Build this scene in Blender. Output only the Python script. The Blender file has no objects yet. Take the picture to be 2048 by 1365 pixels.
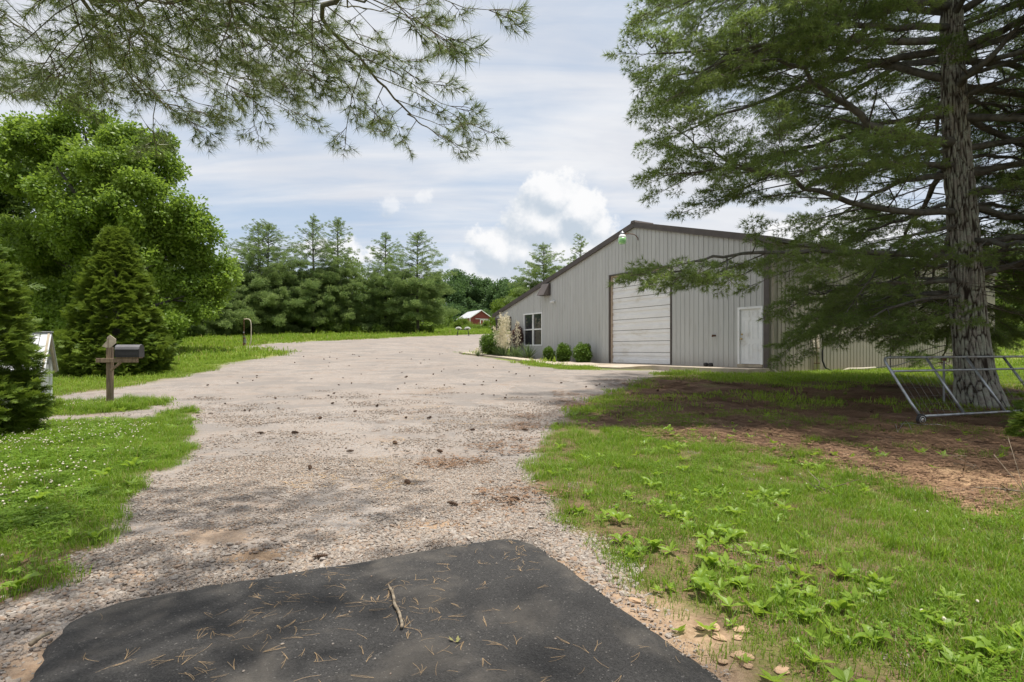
import bpy, math, random
import numpy as np
from mathutils import Vector, Matrix, noise as mnoise

R = math.radians
random.seed(7)
RNG = np.random.default_rng(7)
scene = bpy.context.scene
COL = scene.collection

# ------------------------------------------------------------------ camera, sky, sun, exposure
CAM_H, FPX, HOR = 1.4, 1129.0, 700.0
cam_d = bpy.data.cameras.new('camera')
cam = bpy.data.objects.new('camera', cam_d); COL.objects.link(cam)
cam.location = (0, 0, CAM_H); cam.rotation_euler = (R(90), 0, 0)
cam_d.sensor_width = 36; cam_d.lens = FPX / 2048 * 36
cam_d.shift_y = (HOR - 682.5) / 2048
cam_d.clip_start = 0.05; cam_d.clip_end = 6000
scene.camera = cam

SUN_DIR = Vector((0.15, -0.06, 0.97)).normalized()
SUN_EL = math.asin(SUN_DIR.z); SUN_AZ = math.atan2(SUN_DIR.x, SUN_DIR.y)
sun_d = bpy.data.lights.new('sun', 'SUN'); sun_d.energy = 4.8; sun_d.angle = R(1.6); sun_d.color = (1.0, 0.95, 0.86)
sun = bpy.data.objects.new('sun', sun_d); COL.objects.link(sun)
sun.rotation_euler = SUN_DIR.to_track_quat('Z', 'Y').to_euler(); sun.location = (20, 8, 60)

vs = scene.view_settings
vs.view_transform = 'Standard'; vs.look = 'None'; vs.gamma = 1.0; vs.use_curve_mapping = False; vs.exposure = 0.36


class NT:
    """tiny node-tree writer"""
    def __init__(s, tree):
        s.t = tree; s.n = tree.nodes; s.l = tree.links
    def node(s, typ, **kw):
        n = s.n.new(typ)
        ins = kw.pop('ins', {})
        for k, v in kw.items(): setattr(n, k, v)
        for k, v in ins.items():
            sk = n.inputs[k]
            if isinstance(v, bpy.types.NodeSocket): s.l.new(v, sk)
            elif isinstance(v, bpy.types.Node): s.l.new(v.outputs[0], sk)
            else: sk.default_value = v
        return n
    def math(s, op, a, b=0.0, clamp=False):
        n = s.n.new('ShaderNodeMath'); n.operation = op; n.use_clamp = clamp
        for i, v in enumerate((a, b)):
            if isinstance(v, (int, float)): n.inputs[i].default_value = v
            else: s.l.new(v if isinstance(v, bpy.types.NodeSocket) else v.outputs[0], n.inputs[i])
        return n.outputs[0]
    def mix(s, f, a, b, blend='MIX'):
        n = s.n.new('ShaderNodeMix'); n.data_type = 'RGBA'; n.blend_type = blend; n.clamp_factor = True
        for sk, v in ((n.inputs[0], f), (n.inputs[6], a), (n.inputs[7], b)):
            if isinstance(v, bpy.types.NodeSocket): s.l.new(v, sk)
            elif isinstance(v, (int, float)): sk.default_value = v
            else: sk.default_value = (*v, 1) if len(v) == 3 else v
        return n.outputs[2]
    def ss(s, v, lo, hi):
        n = s.n.new('ShaderNodeMapRange'); n.interpolation_type = 'SMOOTHSTEP'
        s.l.new(v, n.inputs[0]); n.inputs[1].default_value = lo; n.inputs[2].default_value = hi
        n.inputs[3].default_value = 0; n.inputs[4].default_value = 1
        return n.outputs[0]
    def noise(s, vec, scale, detail=4, rough=.55, dist=0.0):
        n = s.n.new('ShaderNodeTexNoise')
        if vec is not None: s.l.new(vec, n.inputs['Vector'])
        n.inputs['Scale'].default_value = scale; n.inputs['Detail'].default_value = detail
        n.inputs['Roughness'].default_value = rough; n.inputs['Distortion'].default_value = dist
        return n
    def mapping(s, vec, scale=(1, 1, 1), loc=(0, 0, 0), rot=(0, 0, 0)):
        n = s.n.new('ShaderNodeMapping'); s.l.new(vec, n.inputs[0])
        n.inputs['Scale'].default_value = scale; n.inputs['Location'].default_value = loc; n.inputs['Rotation'].default_value = rot
        return n.outputs[0]


world = bpy.data.worlds.new('World'); scene.world = world; world.use_nodes = True
w = NT(world.node_tree); w.n.clear()
SKY_STRENGTH = 0.10
CL = 1.0 / SKY_STRENGTH
sky = w.node('ShaderNodeTexSky', sky_type='NISHITA', sun_disc=False)
sky.sun_elevation = SUN_EL; sky.sun_rotation = SUN_AZ; sky.altitude = 200; sky.air_density = 1.0; sky.dust_density = 1.2; sky.ozone_density = 1.2
tc = w.node('ShaderNodeTexCoord')
D = tc.outputs['Generated']
sep = w.node('ShaderNodeSeparateXYZ', ins={0: D})
zc = w.math('MAXIMUM', sep.outputs[2], 0.0)
den = w.math('ADD', zc, 0.16)
px = w.math('DIVIDE', sep.outputs[0], den); py = w.math('DIVIDE', sep.outputs[1], den)
P = w.node('ShaderNodeCombineXYZ', ins={0: px, 1: py, 2: 0.0}).outputs[0]
# high thin veil, drawn out in streaks
n1 = w.noise(w.mapping(P, (.55, 1.0, 1), (4.72, 2.06, 0), (0, 0, R(24))), .85, 6, .52, .5)
n2 = w.noise(w.mapping(P, (.5, 2.2, 1), (7.92, 3.10, 0), (0, 0, R(20))), 2.2, 7, .6, .5)
cov = w.math('ADD', w.math('MULTIPLY', n1.outputs[0], .68), w.math('MULTIPLY', n2.outputs[0], .32))
veil = w.ss(cov, .33, .57)
veil = w.math('ADD', w.math('MULTIPLY', veil, .70), .25)
lowh = w.ss(sep.outputs[2], .16, .0)
veil = w.math('ADD', veil, w.math('MULTIPLY', lowh, .25), True)
n3 = w.noise(w.mapping(P, (.7, 1.3, 1), (1.3, 5.2, 0)), 1.9, 5, .55, .3)
vcol = w.mix(w.ss(n3.outputs[0], .3, .7), (.60 * CL, .615 * CL, .655 * CL), (.715 * CL, .72 * CL, .735 * CL))
blue = w.mix(.62, sky.outputs[0], (.36 * CL, .49 * CL, .66 * CL))
base = w.mix(veil, blue, vcol)
# heaped fair-weather clouds low over the tree line: angles of the view direction
az = w.math('ARCTAN2', sep.outputs[0], sep.outputs[1]); el = w.math('ARCSINE', sep.outputs[2])
A = w.node('ShaderNodeCombineXYZ', ins={0: az, 1: el, 2: 0.0}).outputs[0]
PUFFS = ((.075, .262, .062, .05), (.115, .235, .055, .055), (.055, .215, .075, .06), (.015, .228, .028, .026), (-.025, .17, .05, .05), (.02, .17, .06, .05), (.085, .165, .08, .06),
         (-.045, .115, .045, .04), (-.055, .19, .03, .028), (-.085, .14, .045, .035), (.135, .16, .06, .05), (.15, .21, .035, .03), (.02, .11, .06, .04), (.1, .11, .08, .05), (-.205, .245, .026, .017), (-.16, .255, .015, .012), (-.33, .165, .06, .024), (-.27, .155, .04, .02), (-.7, .12, .2, .05), (.5, .16, .14, .05),
         (.95, .14, .25, .07), (-1.4, .15, .3, .07), (1.7, .18, .3, .08), (2.6, .15, .35, .08), (-2.4, .16, .3, .08))
def heapf(az_, el_):
    h = None
    for a0, e0, ra, re in PUFFS:
        da = w.math('DIVIDE', w.math('SUBTRACT', az_, a0), ra); de = w.math('DIVIDE', w.math('SUBTRACT', el_, e0), re)
        q = w.math('SUBTRACT', 1.0, w.math('SQRT', w.math('ADD', w.math('MULTIPLY', da, da), w.math('MULTIPLY', de, de))))
        q = w.math('MULTIPLY', q, min(ra, re))
        h = q if h is None else w.math('MAXIMUM', h, q)
    return h
fine = w.noise(A, 30, 9, .66); mid = w.noise(A, 10.0, 3, .5)
wob = w.math('ADD', w.math('MULTIPLY', fine.outputs[0], .066), w.math('MULTIPLY', mid.outputs[0], .05))
dens = w.math('ADD', heapf(az, el), w.math('SUBTRACT', wob, .058))
hm = w.math('MULTIPLY', w.ss(dens, -.004, .012), w.math('ADD', w.math('MULTIPLY', w.ss(w.math('ADD', el, w.math('MULTIPLY', mid.outputs[0], .1)), .10, .24), .65), .35))
Ash = w.mapping(A, (1, 1, 1), (.010, .024, 0))
fine2 = w.noise(Ash, 30, 9, .66); mid2 = w.noise(Ash, 10.0, 3, .5)
wob2 = w.math('ADD', w.math('MULTIPLY', fine2.outputs[0], .042), w.math('MULTIPLY', mid2.outputs[0], .045))
wobs = w.math('ADD', w.math('MULTIPLY', fine.outputs[0], .042), w.math('MULTIPLY', mid.outputs[0], .045))
dif = w.math('SUBTRACT', w.math('ADD', heapf(az, el), wobs), w.math('ADD', heapf(w.math('ADD', az, .010), w.math('ADD', el, .024)), wob2))
lit = w.ss(dif, -.016, .026)
hcol = w.mix(lit, (.45 * CL, .51 * CL, .58 * CL), (.77 * CL, .77 * CL, .775 * CL))
hm = w.math('MULTIPLY', hm, w.math('SUBTRACT', 1.0, w.math('MULTIPLY', w.math('MULTIPLY', w.ss(az, -.12, -.15), w.ss(el, .19, .22)), .45)))
final = w.mix(w.math('MULTIPLY', hm, .95), base, hcol)
bg = w.node('ShaderNodeBackground', ins={'Color': final, 'Strength': SKY_STRENGTH})
wo = w.node('ShaderNodeOutputWorld', ins={0: bg})


# ------------------------------------------------------------------ terrain
PRO_Y = np.array([-3000, -20, 2, 5, 8, 12.5, 16, 20, 25, 30, 38, 45, 55, 70, 100, 130, 250, 3000.])
PRO_Z = np.array([-.5, 0, 0, .0, .05, .16, .33, .60, .88, 1.15, 1.72, 2.2, 2.85, 3.7, 5.2, 6.5, 10, 40])
_yy = np.arange(-60, 420, .25)
_zz = np.interp(_yy, PRO_Y, PRO_Z)
_k = np.ones(17) / 17
_zs = np.convolve(np.pad(_zz, 8, mode='edge'), _k, 'valid')
BC = np.array([8.73, 19.21]); E1 = np.array([-.5126, .8586]); E2 = np.array([.8586, .5126])
BU, BV = 19.1, 18.3


def smooth(a, lo, hi):
    t = np.clip((a - lo) / (hi - lo), 0, 1)
    return t * t * (3 - 2 * t)


def _hash(ix, iy, seed):
    h = (ix.astype(np.int64) * 374761393 + iy.astype(np.int64) * 668265263 + seed * 974711) & 0xFFFFFFFF
    h = ((h ^ (h >> 13)) * 1274126177) & 0xFFFFFFFF
    h = h ^ (h >> 16)
    return (h & 0xFFFF) / 65535.0


def vnoise(x, y, seed=0):
    x = np.asarray(x, float); y = np.asarray(y, float)
    ix = np.floor(x); iy = np.floor(y); fx = x - ix; fy = y - iy
    fx = fx * fx * (3 - 2 * fx); fy = fy * fy * (3 - 2 * fy)
    a = _hash(ix, iy, seed); b = _hash(ix + 1, iy, seed); c = _hash(ix, iy + 1, seed); d = _hash(ix + 1, iy + 1, seed)
    return (a * (1 - fx) + b * fx) * (1 - fy) + (c * (1 - fx) + d * fx) * fy


def fbm(x, y, seed=0, oc=4):
    s = 0; a = .5; t = 0
    for i in range(oc):
        s = s + a * vnoise(x * 2 ** i, y * 2 ** i, seed + i); t += a; a *= .5
    return s / t


def GZ(x, y):
    x = np.asarray(x, float); y = np.asarray(y, float)
    z = np.where((y > -55) & (y < 415), np.interp(y, _yy, _zs), np.interp(y, PRO_Y, PRO_Z))
    dx = x - BC[0]; dy = y - BC[1]
    u = dx * E1[0] + dy * E1[1]; v = dx * E2[0] + dy * E2[1]
    ou = np.maximum(np.maximum(-u, u - BU), 0); ov = np.maximum(np.maximum(-v, v - BV), 0)
    d = np.sqrt(ou ** 2 + ov ** 2)
    hb = np.interp(u, [0, 4, 9, 12, BU], [.56, .60, .65, .78, 1.05])
    wt = 1 - smooth(d, .8, 8.0)
    z = z * (1 - wt) + hb * wt
    z = z + (fbm(x * .35, y * .35, 11, 3) - .5) * .10 * smooth(np.abs(y), 3, 9) * (1 - .85 * wt)
    return z


def gz(x, y): return float(GZ(np.array([x]), np.array([y]))[0])


_ty = np.concatenate([np.arange(1.0, 30, .02), np.arange(30, 200, .1)])
def pix(px, py):
    """ground point under a measured place of the photograph"""
    a = (px - 1024) / FPX; b = (HOR - py) / FPX
    g = GZ(a * _ty, _ty); r = CAM_H + b * _ty
    i = np.argmax(g >= r)
    Y = _ty[i]
    return np.array([a * Y, Y, g[i]])


def at(px, py, Y):
    return np.array([(px - 1024) / FPX * Y, Y, CAM_H + (HOR - py) / FPX * Y])


def poly_sd(x, y, poly):
    """signed distance, positive inside"""
    p = np.asarray(poly); q = np.roll(p, -1, 0)
    d2 = np.full(x.shape, 1e18); inside = np.zeros(x.shape, bool)
    for (ax, ay), (bx, by) in zip(p, q):
        ex, ey = bx - ax, by - ay
        t = np.clip(((x - ax) * ex + (y - ay) * ey) / (ex * ex + ey * ey + 1e-12), 0, 1)
        d2 = np.minimum(d2, (x - ax - t * ex) ** 2 + (y - ay - t * ey) ** 2)
        c = ((ay > y) != (by > y)) & (x < (bx - ax) * (y - ay) / (by - ay + 1e-12) + ax)
        inside ^= c
    d = np.sqrt(d2)
    return np.where(inside, d, -d)


def P2(*pts): return [tuple(pix(a, b)[:2]) for a, b in pts]


GRAVEL = [(-2.9, -8), (-2.75, 2.2)] + P2((0, 1215), (105, 1180), (165, 1115), (205, 1075), (225, 1015), (290, 965), (335, 925), (383, 900), (384, 860),
    (372, 822), (300, 834), (110, 846), (40, 848), (40, 834), (110, 831), (300, 818), (312, 806), (285, 797), (105, 803), (40, 806), (40, 796), (105, 792), (200, 779), (300, 765), (400, 744),
    (470, 725), (555, 711), (572, 705), (500, 700), (470, 697), (505, 691), (560, 686), (700, 680), (850, 673), (985, 668)) + [(4.5, 56), (6, 50)] + P2((1000, 700), (985, 705), (925, 706),
    (990, 717), (1070, 731), (1130, 739), (1345, 740), (1330, 750), (1250, 774), (1190, 802), (1125, 852), (1100, 888), (1050, 940), (1055, 965), (1105, 1005),
    (1140, 1065), (1210, 1115), (1265, 1185), (1345, 1268), (1430, 1350)) + [(1.35, 1.9), (3.4, -8)]
SOIL = P2((1130, 850), (1180, 803), (1260, 772), (1340, 748), (1480, 768), (1640, 775), (1800, 765), (2040, 770)) + [(16, 14), (14, 6.2)] + P2((2040, 1035), (1930, 1050), (1820, 985), (1640, 945), (1480, 897), (1330, 870), (1200, 868))
DIRTL = P2((-300, 1070), (100, 1085), (215, 1040), (240, 1090), (165, 1190), (70, 1265), (-300, 1330))
BARE = P2((1780, 950), (1860, 930), (2048, 950), (2048, 1010), (1990, 1040), (1900, 1020))
STRIPD = P2((110, 846), (110, 831), (300, 818), (372, 822), (300, 834))
ASPHALT = [(-1.95, -9), (-1.97, 1.2)] + P2((72, 1365), (100, 1305), (130, 1265), (180, 1226), (300, 1195), (500, 1162), (700, 1131), (900, 1097), (1000, 1082), (1040, 1081), (1066, 1092),
    (1120, 1131), (1200, 1191), (1310, 1270), (1438, 1365)) + [(1.75, 0.4), (4.9, -9)]


def masks(x, y):
    n = (fbm(x * 1.3, y * 1.3, 3, 4) - .5); n2 = fbm(x * 6, y * 6, 21, 3) - .5
    near = np.clip(y / 10, .25, 3)
    sg = poly_sd(x, y, GRAVEL) + n * .55 * near + n2 * .28
    g = smooth(sg, -.12 * near, .16 * near)
    ss_ = poly_sd(x, y, SOIL) + n * 1.9 + n2 * .5
    s = smooth(ss_, -.5, .6)
    s = np.maximum(s, .85 * smooth(poly_sd(x, y, DIRTL) + n * .8 + n2 * .5, -.2, .3))
    sb = poly_sd(x, y, BARE) + n * 1.0 + n2 * .4
    b = smooth(sb, -.2, .35)
    return g, s, b


# ------------------------------------------------------------------ mesh helpers
class MB:
    def __init__(s): s.v = []; s.f = []; s.m = []
    def quad(s, a, b, c, d, m=0):
        i = len(s.v); s.v += [tuple(a), tuple(b), tuple(c), tuple(d)]; s.f.append((i, i + 1, i + 2, i + 3)); s.m.append(m)
    def tri(s, a, b, c, m=0):
        i = len(s.v); s.v += [tuple(a), tuple(b), tuple(c)]; s.f.append((i, i + 1, i + 2)); s.m.append(m)
    def poly(s, pts, m=0):
        i = len(s.v); s.v += [tuple(p) for p in pts]; s.f.append(tuple(range(i, i + len(pts)))); s.m.append(m)
    def hexa(s, c8, m=0):
        i = len(s.v); s.v += [tuple(p) for p in c8]
        for q in ((0, 3, 2, 1), (4, 5, 6, 7), (0, 1, 5, 4), (1, 2, 6, 5), (2, 3, 7, 6), (3, 0, 4, 7)):
            s.f.append(tuple(i + k for k in q)); s.m.append(m)
    def box(s, c, size, M=None, m=0):
        x, y, z = [k / 2 for k in size]; c = Vector(c)
        pts = [Vector(p) for p in ((-x, -y, -z), (x, -y, -z), (x, y, -z), (-x, y, -z), (-x, -y, z), (x, -y, z), (x, y, z), (-x, y, z))]
        s.hexa([c + (M @ p if M is not None else p) for p in pts], m)
    def bar(s, a, b, w_, h_, up=(0, 0, 1), m=0):
        a = Vector(a); b = Vector(b); t = (b - a).normalized(); sd = t.cross(Vector(up))
        sd = sd.normalized() if sd.length > 1e-5 else Vector((1, 0, 0)); u = sd.cross(t)
        o = [(-w_ / 2, -h_ / 2), (w_ / 2, -h_ / 2), (w_ / 2, h_ / 2), (-w_ / 2, h_ / 2)]
        s.hexa([a + sd * p + u * q for p, q in o] + [b + sd * p + u * q for p, q in o], m)
    def tube(s, pts, rad, n=6, m=0, cap=True):
        pts = [Vector(p) for p in pts]
        if not hasattr(rad, '__len__'): rad = [rad] * len(pts)
        i0 = len(s.v); prev = None
        for k, p in enumerate(pts):
            t = (pts[min(k + 1, len(pts) - 1)] - pts[max(k - 1, 0)])
            t = t.normalized() if t.length > 1e-9 else Vector((0, 0, 1))
            if prev is None:
                ref = Vector((0, 0, 1)) if abs(t.z) < .9 else Vector((1, 0, 0))
                sd = t.cross(ref).normalized()
            else:
                sd = (prev - t * prev.dot(t)).normalized()
            prev = sd; u = t.cross(sd)
            for j in range(n):
                a = 2 * math.pi * j / n
                s.v.append(tuple(p + (sd * math.cos(a) + u * math.sin(a)) * rad[k]))
        for k in range(len(pts) - 1):
            for j in range(n):
                a = i0 + k * n + j; b = i0 + k * n + (j + 1) % n
                s.f.append((a, b, b + n, a + n)); s.m.append(m)
        if cap:
            s.f.append(tuple(i0 + j for j in reversed(range(n)))); s.m.append(m)
            e = i0 + (len(pts) - 1) * n
            s.f.append(tuple(e + j for j in range(n))); s.m.append(m)
    def lathe(s, prof, n=16, c=(0, 0, 0), axis='z', m=0):
        i0 = len(s.v); c = Vector(c)
        for r_, h in prof:
            for j in range(n):
                a = 2 * math.pi * j / n; p = (r_ * math.cos(a), r_ * math.sin(a), h)
                if axis == 'x': p = (p[2], p[0], p[1])
                if axis == 'y': p = (p[0], p[2], p[1])
                s.v.append(tuple(c + Vector(p)))
        for k in range(len(prof) - 1):
            for j in range(n):
                a = i0 + k * n + j; b = i0 + k * n + (j + 1) % n
                s.f.append((a, b, b + n, a + n)); s.m.append(m)
        s.f.append(tuple(i0 + j for j in reversed(range(n)))); s.m.append(m)
        e = i0 + (len(prof) - 1) * n
        s.f.append(tuple(e + j for j in range(n))); s.m.append(m)
    def mesh(s, name, mats, smooth_=False):
        me = bpy.data.meshes.new(name); me.from_pydata(s.v, [], s.f)
        for m_ in (mats if isinstance(mats, (list, tuple)) else [mats]): me.materials.append(m_)
        if any(s.m): me.polygons.foreach_set('material_index', s.m)
        if smooth_: me.polygons.foreach_set('use_smooth', [True] * len(me.polygons))
        me.update(); return me


def link(name, me, parent=None, loc=(0, 0, 0), rot=(0, 0, 0)):
    o = bpy.data.objects.new(name, me); COL.objects.link(o); o.location = loc; o.rotation_euler = rot
    if parent is not None: o.parent = parent
    return o


def tag(o, label=None, cat=None, group=None, kind=None):
    if label: o['label'] = label
    if cat: o['category'] = cat
    if group: o['group'] = group
    if kind: o['kind'] = kind
    return o


def thing(name, label, cat, loc=(0, 0, 0), rz=0, group=None):
    o = link(name, None, None, loc, (0, 0, rz)); o.empty_display_size = .2
    return tag(o, label, cat, group)


def part(name, mb, mat, parent=None, smooth_=False, world_=False, label=None, kind=None):
    """world_: the vertices are world coordinates, parent is an unrotated Empty (or its unrotated part)"""
    me = mb.mesh(name, mat, smooth_)
    o = link(name, me, parent)
    if world_ and parent is not None:
        base_ = Vector((0, 0, 0)); p = parent
        while p is not None: base_ += p.location; p = p.parent
        o.location = -base_
    if label: o['label'] = label
    if kind: o['kind'] = kind
    return o


def bevel(o, w_=.004, seg=2):
    md = o.modifiers.new('bevel', 'BEVEL'); md.width = w_; md.segments = seg; md.limit_method = 'ANGLE'; md.angle_limit = R(40)
    return o


def dup(root, loc, rz=0, label=None, scale=None):
    r = root.copy(); COL.objects.link(r); r.location = loc; r.rotation_euler = (0, 0, rz)
    if scale: r.scale = (scale,) * 3
    if label: r['label'] = label
    for ch in list(root.children):
        c = ch.copy(); COL.objects.link(c); c.parent = r
    return r


# ------------------------------------------------------------------ scattering (geometry nodes on a cloud of points)
def template(name, mb, mats, smooth_=False):
    return bpy.data.objects.new(name + '_source', mb.mesh(name + '_source', mats, smooth_))


_trees = {}
def scatter_tree(tpls):
    key = tuple(t.name for t in tpls)
    if key in _trees: return _trees[key]
    g = bpy.data.node_groups.new('scatter', 'GeometryNodeTree')
    g.interface.new_socket('Geometry', in_out='INPUT', socket_type='NodeSocketGeometry')
    g.interface.new_socket('Geometry', in_out='OUTPUT', socket_type='NodeSocketGeometry')
    n = g.nodes; l = g.links
    gi = n.new('NodeGroupInput'); go = n.new('NodeGroupOutput')
    g2i = n.new('GeometryNodeGeometryToInstance')
    for t in reversed(tpls):
        oi = n.new('GeometryNodeObjectInfo'); oi.inputs[0].default_value = t; oi.transform_space = 'ORIGINAL'
        l.new(oi.outputs['Geometry'], g2i.inputs[0])
    iop = n.new('GeometryNodeInstanceOnPoints')
    def attr(nm, dt):
        a = n.new('GeometryNodeInputNamedAttribute'); a.data_type = dt; a.inputs[0].default_value = nm; return a.outputs[0]
    l.new(gi.outputs[0], iop.inputs['Points']); l.new(g2i.outputs[0], iop.inputs['Instance'])
    iop.inputs['Pick Instance'].default_value = True
    l.new(attr('var', 'INT'), iop.inputs['Instance Index'])
    l.new(attr('rot', 'FLOAT_VECTOR'), iop.inputs['Rotation'])
    l.new(attr('scl', 'FLOAT_VECTOR'), iop.inputs['Scale'])
    l.new(iop.outputs[0], go.inputs[0])
    _trees[key] = g
    return g


def scatter(name, pts, rot, scl, tpls, parent=None, world_=True, rng=RNG):
    pts = np.asarray(pts, float).reshape(-1, 3); N = len(pts)
    rot = np.asarray(rot, float).reshape(-1, 3); scl = np.asarray(scl, float)
    if scl.ndim == 1: scl = np.repeat(scl[:, None], 3, 1)
    me = bpy.data.meshes.new(name); me.vertices.add(N); me.vertices.foreach_set('co', pts.ravel().astype(np.float32))
    a = me.attributes.new('rot', 'FLOAT_VECTOR', 'POINT'); a.data.foreach_set('vector', rot.ravel().astype(np.float32))
    a = me.attributes.new('scl', 'FLOAT_VECTOR', 'POINT'); a.data.foreach_set('vector', scl.ravel().astype(np.float32))
    a = me.attributes.new('var', 'INT', 'POINT'); a.data.foreach_set('value', rng.integers(0, len(tpls), N).astype(np.int32))
    for m_ in tpls[0].data.materials: me.materials.append(m_)
    o = link(name, me, parent)
    if world_ and parent is not None: o.location = -parent.location
    md = o.modifiers.new('scatter', 'NODES'); md.node_group = scatter_tree(tpls)
    return o


def eul(fwd, up):
    y = fwd / np.maximum(np.linalg.norm(fwd, axis=1, keepdims=True), 1e-9)
    x = np.cross(y, up); x /= np.maximum(np.linalg.norm(x, axis=1, keepdims=True), 1e-9)
    z = np.cross(x, y)
    ry = -np.arcsin(np.clip(x[:, 2], -1, 1)); rx = np.arctan2(y[:, 2], z[:, 2]); rz = np.arctan2(x[:, 1], x[:, 0])
    return np.stack([rx, ry, rz], 1)


# ------------------------------------------------------------------ materials
def mat_new(name):
    m = bpy.data.materials.new(name); m.use_nodes = True; t = NT(m.node_tree); t.n.clear()
    out = t.node('ShaderNodeOutputMaterial')
    return m, t, out


def simple(name, col, rough=.6, metal=0.0, var=.12, nscale=6, bump=0.0, bscale=40, spec=.4, dirt=None, dscale=2.0, stretch=(1, 1, 1)):
    m, t, out = mat_new(name)
    tc_ = t.node('ShaderNodeTexCoord'); o_ = t.mapping(tc_.outputs['Object'], stretch)
    n = t.noise(o_, nscale, 5, .6)
    c = t.mix(t.ss(n.outputs[0], .3, .7), [k * (1 - var) for k in col], [min(1, k * (1 + var)) for k in col])
    if dirt:
        n2_ = t.noise(o_, dscale, 6, .65)
        c = t.mix(t.math('MULTIPLY', t.ss(n2_.outputs[0], .5, .72), .75), c, dirt)
    b = t.node('ShaderNodeBsdfPrincipled', ins={'Base Color': c, 'Roughness': rough, 'Metallic': metal, 'Specular IOR Level': spec})
    if bump:
        nb = t.noise(o_, bscale, 6, .65)
        bp = t.node('ShaderNodeBump', ins={'Height': nb.outputs[0], 'Strength': bump, 'Distance': .01}); t.l.new(bp.outputs[0], b.inputs['Normal'])
    t.l.new(b.outputs[0], out.inputs[0])
    return m


def leafy(name, c0, c1, trans=.35, tcol=None, rough=.5, spec=.25, wscale=.5, c2=None):
    """leaf: reflecting and letting light through; tint drifts over the plant and from leaf to leaf"""
    m, t, out = mat_new(name)
    geo = t.node('ShaderNodeNewGeometry'); oi = t.node('ShaderNodeObjectInfo')
    n = t.noise(geo.outputs['Position'], wscale, 3, .6)
    f = t.math('ADD', t.math('MULTIPLY', n.outputs[0], .55), t.math('MULTIPLY', oi.outputs['Random'], .3))
    f = t.math('ADD', f, t.math('MULTIPLY', geo.outputs['Random Per Island'], .25))
    c = t.mix(t.ss(f, .25, .8), c0, c1)
    if c2 is not None: c = t.mix(t.math('GREATER_THAN', geo.outputs['Random Per Island'], .93), c, c2)
    tl = t.mix(.5, c, tcol or [min(1, k * 1.5) for k in c1])
    b = t.node('ShaderNodeBsdfPrincipled', ins={'Base Color': c, 'Roughness': rough, 'Specular IOR Level': spec})
    tr = t.node('ShaderNodeBsdfTranslucent', ins={'Color': tl})
    ms = t.node('ShaderNodeMixShader', ins={0: trans, 1: b.outputs[0], 2: tr.outputs[0]})
    t.l.new(ms.outputs[0], out.inputs[0])
    return m


M = {}
M['grass'] = leafy('grass_blades', (.085, .17, .012), (.195, .31, .03), .45, (.36, .56, .04), .45, .3, 1.2, (.33, .28, .11))
M['grass_far'] = leafy('lawn_grass', (.11, .20, .018), (.24, .335, .04), .42, (.38, .54, .05), .5, .25, .25, (.34, .29, .11))
M['clover'] = leafy('clover_leaves', (.10, .19, .016), (.19, .305, .034), .42, (.36, .55, .05), .5, .25, 1.5)
M['weed'] = leafy('broad_weed_leaf', (.14, .25, .025), (.26, .385, .05), .45, (.48, .66, .06), .42, .35, 2.0)
M['blossom'] = simple('clover_blossom', (.62, .56, .45), .8, var=.15, nscale=60)
M['poplar'] = leafy('poplar_leaves', (.095, .175, .02), (.205, .305, .045), .46, (.40, .56, .07), .42, .35, .25)
M['broad'] = leafy('woodland_leaves', (.075, .135, .025), (.15, .215, .042), .42, (.3, .42, .07), .5, .25, .12)
M['broad_far'] = leafy('far_woodland_leaves', (.065, .125, .05), (.11, .18, .065), .35, (.18, .3, .08), .55, .2, .08)
M['lime'] = leafy('light_green_leaves', (.10, .17, .02), (.18, .26, .035), .4, (.28, .4, .05), .5, .25, .3)
M['pine'] = leafy('pine_needles', (.085, .148, .036), (.175, .23, .068), .50, (.36, .48, .10), .42, .35, .5)
M['pine_near'] = leafy('near_pine_needles', (.07, .11, .03), (.14, .175, .05), .34, (.27, .36, .08), .4, .4, 1.2, (.17, .14, .05))
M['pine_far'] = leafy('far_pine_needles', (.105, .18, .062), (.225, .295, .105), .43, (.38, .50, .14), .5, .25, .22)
M['cedar'] = leafy('cedar_sprays', (.060, .115, .018), (.185, .262, .036), .36, (.38, .50, .06), .5, .25, .7)
M['shrub'] = leafy('clipped_shrub_leaves', (.055, .12, .014), (.13, .215, .03), .34, (.26, .4, .05), .4, .4, 2)
M['yucca'] = leafy('yucca_blades', (.07, .12, .045), (.15, .2, .08), .2, (.2, .28, .08), .45, .35, 2)
M['yflower'] = leafy('yucca_flowers', (.74, .68, .50), (.85, .80, .64), .25, (.8, .7, .45), .6, .2, 4)
M['purple'] = leafy('barberry_leaves', (.05, .018, .022), (.10, .035, .035), .25, (.2, .05, .05), .5, .3, 3)
M['straw'] = simple('dry_pine_straw', (.42, .29, .16), .75, var=.3, nscale=9, spec=.25)
M['litter'] = simple('needle_litter', (.20, .122, .075), .85, var=.4, nscale=5, spec=.15)
M['twigbark'] = simple('twig_bark', (.13, .105, .08), .9, var=.3, nscale=9)
M['limb'] = simple('limb_bark', (.10, .094, .08), .92, var=.35, nscale=7, bump=.5, bscale=30, dirt=(.16, .18, .13), dscale=5)
M['limb_near'] = simple('mossy_limb_bark', (.12, .115, .065), .92, var=.3, nscale=9, bump=.4, bscale=40, dirt=(.09, .075, .055), dscale=6)
M['cone'] = simple('pine_cone', (.10, .06, .038), .85, var=.35, nscale=30)


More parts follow.
